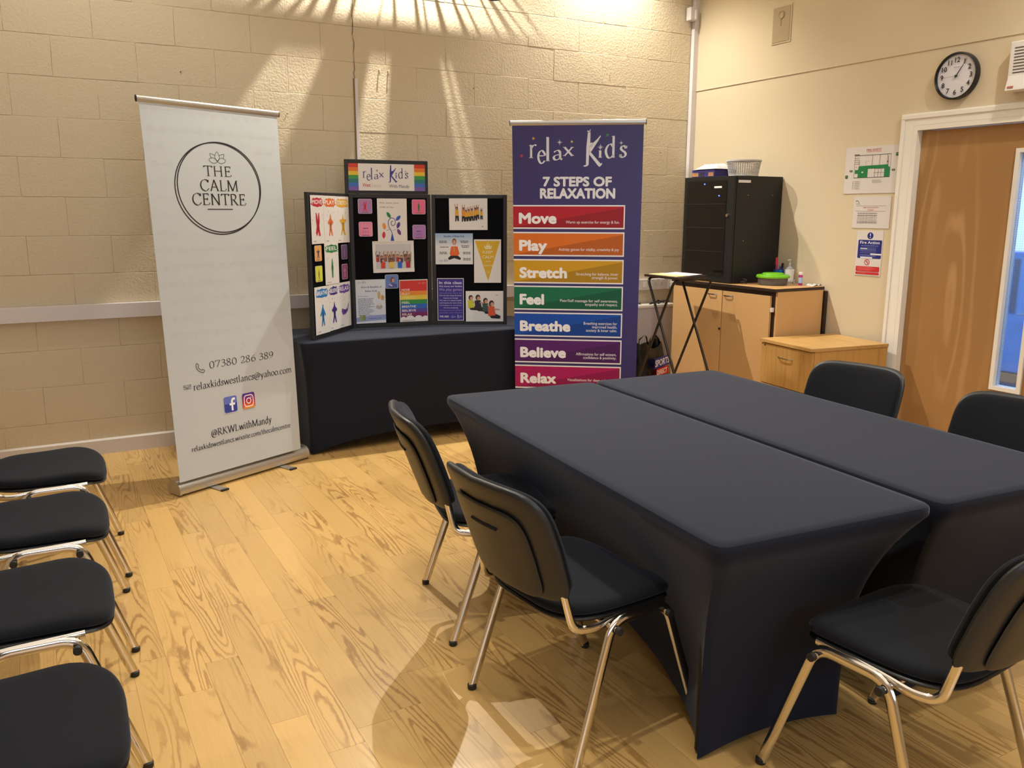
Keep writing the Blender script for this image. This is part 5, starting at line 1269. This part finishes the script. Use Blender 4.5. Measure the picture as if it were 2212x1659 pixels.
# ================================================================== RIGHT WALL FITTINGS
def wallsheet(name, y0, y1, z0, z1, label, paper, draw, group='notices beside the door', skew=0):
    w_ = abs(y1-y0); h_ = z1-z0
    Mw = Matrix(((0, 1, 0, -.0035), (-1, 0, 0, y0), (0, 0, 1, z1), (0, 0, 0, 1)))
    # local x -> -y world, local y -> +x world (away), local z up
    mb = MB(); mb.box(0, w_, -.0005, .003, -h_, 0); o = mb.obj(name, paper); o.matrix_world = Mw
    if skew: o.matrix_world = Mw @ Matrix.Rotation(math.radians(skew), 4, 'Y')
    tag(o, label, 'notice', group)
    a = Art(w_, h_, lambda x, y, d: (x, -d-.0005, -y)); draw(a, w_, h_); a.build('print', o); return o
BK = (62, 58, 60)
def draw_plan(a, w, h):
    G = (40, 122, 72)
    a.text('FIRE SAFETY', w*.54, h*.10, h*.045, (190, 60, 56), .008, 'c', width=w*.28); a.rect(w*.40, h*.112, w*.28, .0018, (190, 60, 56))
    a.rect(w*.17, h*.155, w*.10, .006, (110, 80, 80))
    x0, y0, x1, y1 = w*.185, h*.185, w*.865, h*.66
    a.line([(x0, y0), (x1, y0), (x1, y1), (x0, y1)], .0035, BK, True)
    a.poly([(w*.27, h*.41), (w*.82, h*.40), (w*.82, h*.35+h*.08), (w*.86, h*.46), (w*.86, h*.655), (w*.76, h*.655), (w*.76, h*.475), (w*.45, h*.475), (w*.45, h*.655), (w*.26, h*.655), (w*.26, h*.57), (w*.20, h*.57), (w*.20, h*.49), (w*.26, h*.49)], G)
    for x in (.52, .66): a.rect(w*x, y0, .0022, h*.225, BK)
    for x in (.58, .645, .70): a.rect(w*x, h*.475, .0018, h*.18, BK)
    a.rect(w*.56, h*.56, w*.20, .0018, BK); a.rect(w*.58, h*.475, w*.18, .0016, BK)
    for y in (.235, .275, .32, .36): a.rect(x0, h*y, w*.09, .0018, BK)
    a.rect(w*.275, h*.29, .0018, h*.11, BK); a.rect(w*.80, y0, .0018, h*.22, BK); a.rect(w*.82, h*.22, .0022, h*.24, BK)
    a.rect(w*.40, h*.31, w*.08, .0014, (130, 126, 126)); a.rect(w*.40, h*.31, .0014, h*.10, (130, 126, 126)); a.rect(w*.335, h*.53, w*.03, h*.028, (224, 220, 214))
    a.ell(w*.22, h*.43, .004, .003, (180, 60, 60), 8); a.ell(w*.815, h*.34, .004, .006, (170, 60, 60), 8)
    for x, y in ((.02, .60), (.955, .165)): a.rect(w*x, h*y, w*.05, h*.065, (34, 80, 56)); a.rect(w*(x+.018), h*(y+.02), w*.016, h*.02, (150, 190, 160))
    for x, y in ((.10, .49), (.90, .50)): a.rect(w*x, h*y, w*.055, h*.035, (60, 70, 66)); a.rect(w*(x+.022), h*(y+.008), w*.012, h*.018, (200, 206, 200))
    for i in range(5): a.rect(w*.175, h*(.735+i*.038), .005, .005, (120, 70, 90)); a.scrawl(w*.215, h*(.738+i*.038), w*.15, 1, .01, .0024, (110, 106, 108))
    a.scrawl(w*.55, h*.715, w*.23, 4, h*.018, .0014, (120, 116, 118))
wallsheet('notice', -1.612, -2.026, 1.624, 1.931, 'large fire safety floor plan notice with green corridor, topmost by the door', M_LAMI, draw_plan)
def draw_evac(a, w, h):
    a.line([(w*.05, h*.16), (w*.09, h*.12), (w*.13, h*.15), (w*.15, h*.20)], .004, (90, 84, 96)); a.text('safe', w*.06, h*.24, h*.03, (110, 104, 116), .0, width=w*.13)
    a.line([(w*.08, h*.29), (w*.88, h*.29), (w*.88, h*.46), (w*.08, h*.46)], .0016, (150, 110, 110), True)
    a.text('FIRE EVACUATION', w*.48, h*.365, h*.042, (190, 80, 84), .0, 'c', width=w*.40); a.text('STUDIO', w*.48, h*.44, h*.042, (190, 80, 84), .0, 'c', width=w*.17)
    for i, y in enumerate((.51, .535, .58, .60, .645, .69, .735, .78, .805, .83)): a.scrawl(w*.13, h*y, w*.66, 1, .01, .0022, (112, 106, 108), .35)
wallsheet('notice', -1.706, -2.000, 1.393, 1.603, 'white fire evacuation text notice below the floor plan', M_LAMI, draw_evac)
def draw_fire(a, w, h):
    N = (38, 44, 120); R = (196, 44, 46)
    a.ell(w*.52, h*.105, w*.115, h*.075, N, 24); a.line([(w*.52, h*.055), (w*.52, h*.11)], .006, (226, 226, 230)); a.ell(w*.52, h*.142, .0035, .004, (226, 226, 230), 8)
    a.rr(w*.08, h*.20, w*.90, h*.41, .008, N); a.text('Fire Action', w*.52, h*.285, h*.062, (226, 226, 232), .014, 'c', width=w*.74)
    a.scrawl(w*.2, h*.325, w*.66, 1, .01, .0028, (150, 154, 196), 0); a.rect(w*.18, h*.385, w*.26, h*.022, (226, 226, 228))
    for y in (.37, .40, .42, .445, .48, .525, .545, .565): a.scrawl(w*.17, h*y, w*.66, 1, .01, .0024, (130, 134, 184), .3)
    a.rect(w*.58, h*.498, w*.42, h*.032, (226, 224, 224)); a.rect(w*.20, h*.578, w*.46, h*.036, (216, 216, 222))
    a.ring(w*.47, h*.695, w*.09, h*.06, .0042, R, 24); a.line([(w*.42, h*.66), (w*.53, h*.735)], .0042, R); a.rect(w*.44, h*.68, w*.06, .004, (60, 56, 56))
    a.rr(w*.06, h*.79, w*.90, h*.115, .006, R); a.rr(w*.06, h*.92, w*.90, h*.05, .005, R)
    a.scrawl(w*.12, h*.805, w*.7, 4, h*.022, .0016, (226, 140, 140)); a.scrawl(w*.12, h*.938, w*.35, 1, .01, .002, (226, 140, 140), 0)
wallsheet('notice', -1.755, -1.963, 1.075, 1.375, 'blue and red Fire Action sign, lowest of three notices', M_LAMI, draw_fire)
# clock
ck = empty('wall_clock', (-.001, -2.388, 2.300), 0, 'round black-rimmed wall clock above the door frame', 'clock')
CM = Matrix(((0, 0, -1, 0), (-1, 0, 0, 0), (0, 1, 0, 0), (0, 0, 0, 1)))  # local x-> -y, local y -> z, local z -> -x (into room)
R = .136
part('rim', MB().lathe([(R*.97, 0), (R, .004), (R, .034), (R*.985, .041), (R*.95, .043), (R*.915, .037), (R*.90, .026)], 64, CM, caps=False), mat('clock_rim', (20, 22, 26), .25), ck, True)
part('dial', MB().lathe([(R*.93, .001), (R*.93, .024)], 64, CM), mat('clock_dial', (216, 212, 216), .5), ck)
a = Art(2*R, 2*R, lambda x, y, d: CM @ Vector((x-R, R-y, .0245+d)))
for i in range(60):
    t_ = 2*PI*i/60; rr1 = R*.875; rr0 = R*(.835 if i % 5 else .81); a.line([(R+rr0*math.sin(t_), R-rr0*math.cos(t_)), (R+rr1*math.sin(t_), R-rr1*math.cos(t_))], .0008, (110, 108, 110))
for n in range(1, 13):
    t_ = 2*PI*n/12; a.text(str(n), R+R*.68*math.sin(t_), R-R*.68*math.cos(t_)+.0145, .028, (40, 38, 40), .02, 'c')
a.rect(R-.022, R-.052, .044, .003, (150, 148, 150)); a.build('numerals', ck)
def hand(name, ang, l, tail, w_, d):
    c, s_ = math.sin(ang), math.cos(ang); p = lambda r_, o_: (CM @ Vector((c*r_+s_*o_, s_*r_-c*o_, d)))
    q = lambda r_, o_: (CM @ Vector((c*r_+s_*o_, s_*r_-c*o_, d+.0008)))
    part(name, MB().add([p(-tail, -w_), p(l, -w_*.6), p(l, w_*.6), p(-tail, w_), q(-tail, -w_), q(l, -w_*.6), q(l, w_*.6), q(-tail, w_)], [(0, 1, 2, 3), (7, 6, 5, 4), (0, 4, 5, 1), (1, 5, 6, 2), (2, 6, 7, 3), (3, 7, 4, 0)]), mat('clock_hand', (26, 24, 26), .4), ck)
hand('hour_hand', math.radians(34), R*.50, .012, .0028, .030); hand('minute_hand', math.radians(34), R*.80, .012, .0020, .032); hand('second_hand', math.radians(268), R*.62, .022, .0007, .034)
part('hub', MB().lathe([(.006, .026), (.006, .036), (.002, .037)], 16, CM), mat('clock_hand', (0, 0, 0)), ck, True)
# air freshener / sounder box at right edge
hb = empty('wall_vent_unit', (-.001, -2.80, 2.20), 0, 'white slotted wall unit above the door, cut by the right edge', 'vent unit')
part('case', MB().bbox(-.070, 0, -.105, .072, -.035, .235, .008), mat('white_abs', (226, 220, 212), .4), hb)
part('wedge', MB().add([(-.070, -.10, .05), (-.070, .066, .05), (-.092, .066, -.03), (-.092, -.10, -.03), (-.068, .066, .05), (-.068, .066, -.03), (-.068, -.10, .05), (-.068, -.10, -.03)], [(0, 3, 2, 1), (1, 2, 5, 4), (0, 6, 7, 3), (2, 3, 7, 5), (0, 1, 4, 6)]), mat('white_abs', (0, 0, 0)), hb)
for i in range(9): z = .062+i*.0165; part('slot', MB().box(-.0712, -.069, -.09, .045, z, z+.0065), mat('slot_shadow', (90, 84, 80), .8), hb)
part('badge', MB().box(-.0935, -.089, .02, .052, -.018, -.008), mat('faded_red', (190, 110, 96), .5), hb)
# speaker-like wall plate high on the wall
sp = empty('wall_speaker_plate', (-.0045, -.950, 2.846), 0, 'grey painted wall plate with a round boss, high on plaster wall', 'wall plate')
part('rim', MB().bbox(-.006, 0, -.092, .092, -.132, .132, .003), M_PLASTER, sp)
part('plate', MB().bbox(-.009, -.004, -.082, .082, -.122, .122, .002), mat('plate_grey', (166, 146, 112), .45, bump=(30, .6, .004)), sp)
part('boss', MB().lathe([(.024, .0), (.028, .003), (.026, .007), (.021, .006), (.018, .003), (.002, .004)], 24, Matrix.Translation((-.009, 0, .065)) @ CM), mat('plate_grey', (0, 0, 0)), sp, True)
part('stem', MB().tube([(-.010, .002, .035), (-.010, .004, -.01)], .003, 6), mat('plate_grey', (0, 0, 0)), sp, True)
# small sensor at the top of the corner
sn = empty('corner_sensor', (-.075, -.05, 3.045), 0, 'white sensor box in the top corner beside the trunking', 'sensor')
part('case', MB().bbox(-.045, .03, -.02, .035, -.02, .08, .006), M_TRUNK, sn)
part('lens', MB().bbox(.0, .018, -.024, -.018, -.01, .06, .002), mat('pale_lens', (240, 236, 226), .2), sn)

# ================================================================== STAGE LIGHTS at the top of the frame
def par_can(x, y, z, tilt, rz, label, cable=False):
    t = empty('stage_light', (x, y, z), rz, label, 'stage light', 'stage lights hanging near the ceiling')
    Mt = Matrix.Rotation(math.radians(tilt), 4, 'X')
    part('can', MB().lathe([(.052, .15), (.066, .13), (.074, .05), (.080, 0), (.074, -.004), (.070, .008)], 28, Mt, caps=False), mat('can_metal', (52, 58, 64), .4, spec=.5), t, True)
    part('lens_plate', MB().lathe([(.068, .006), (.002, .004)], 28, Mt), mat('can_face', (40, 56, 56), .35), t)
    mb = MB()
    for r_, n in ((.02, 5), (.038, 10), (.055, 15)):
        for i in range(n): mb.lathe([(.0045, -.002), (.003, -.004)], 6, Mt @ Matrix.Translation((r_*math.cos(2*PI*i/n), r_*math.sin(2*PI*i/n), .005)))
    o = part('lens_dots', mb, mat('led_lens', (150, 170, 176), .15), t); o['kind'] = 'stuff'
    part('yoke', MB().tube([(-.085, 0, .06), (-.09, 0, .14), (-.06, 0, .20), (.06, 0, .20), (.09, 0, .14), (.085, 0, .06)], .003, 8, r2=.012, ref=(0, 1, 0)), mat('can_metal', (0, 0, 0)), t, True)
    part('bracket', MB().bbox(-.02, .012, -.018, .018, -.022, -.004, .002, Mt @ Matrix.Translation((.03, -.066, 0))), M_ALU, t)
    if cable: part('cable', MB().tube(fillet([(-.02, -.05, .0), (-.06, -.09, -.01), (-.11, -.04, .04), (-.10, .0, .16)], .05, 5), .004, 8), M_CAP, t, True)
par_can(-2.565, -.62, 2.865, 14, .3, 'grey stage light at top of photo, left of the pair')
par_can(-2.215, -.62, 2.865, -20, -.4, 'grey stage light with looping black cable, right of the pair', True)
# unseen slotted plates, added above the frame to streak the block wall light
bar = empty('light_blocker', (-2.9, -.2, 3.3), 0, 'added slotted black plates above the frame, shaped to streak the light on the block wall', 'light blocker'); bo_ = bar.location
def bl(x0, x1, y0, y1, z0=3.297, z1=3.303): part('blocker_plate', MB().box(x0-bo_.x, x1-bo_.x, y0-bo_.y, y1-bo_.y, z0-bo_.z, z1-bo_.z), M_BLACKM, bar)
bl(-4.1, -1.98, -.1625, -.1375)
for x0, x1 in ((-4.1, -2.905), (-2.79, -2.676), (-2.622, -2.486), (-2.474, -2.464), (-2.452, -1.98)): bl(x0, x1, -.262, -.1625)
rn = random.Random(12)
for k in range(17):
    x = -3.05+k*.062+rn.uniform(-.02, .02); wv = rn.uniform(.003, .014)
    y = -.1375; l = rn.uniform(.02, .075)
    part('cable', MB().tube([(x-bo_.x, y-.004-bo_.y, 0), (x+rn.uniform(-.02, .02)-bo_.x, y+l-bo_.y, rn.uniform(-.02, .03)), (x+rn.uniform(-.03, .03)-bo_.x, -.04-bo_.y, .07)], wv, 6, scale=[1, .7, .4]), M_BLACKM, bar, True)  # added thin strands that cut finger shadows into the lit fringe
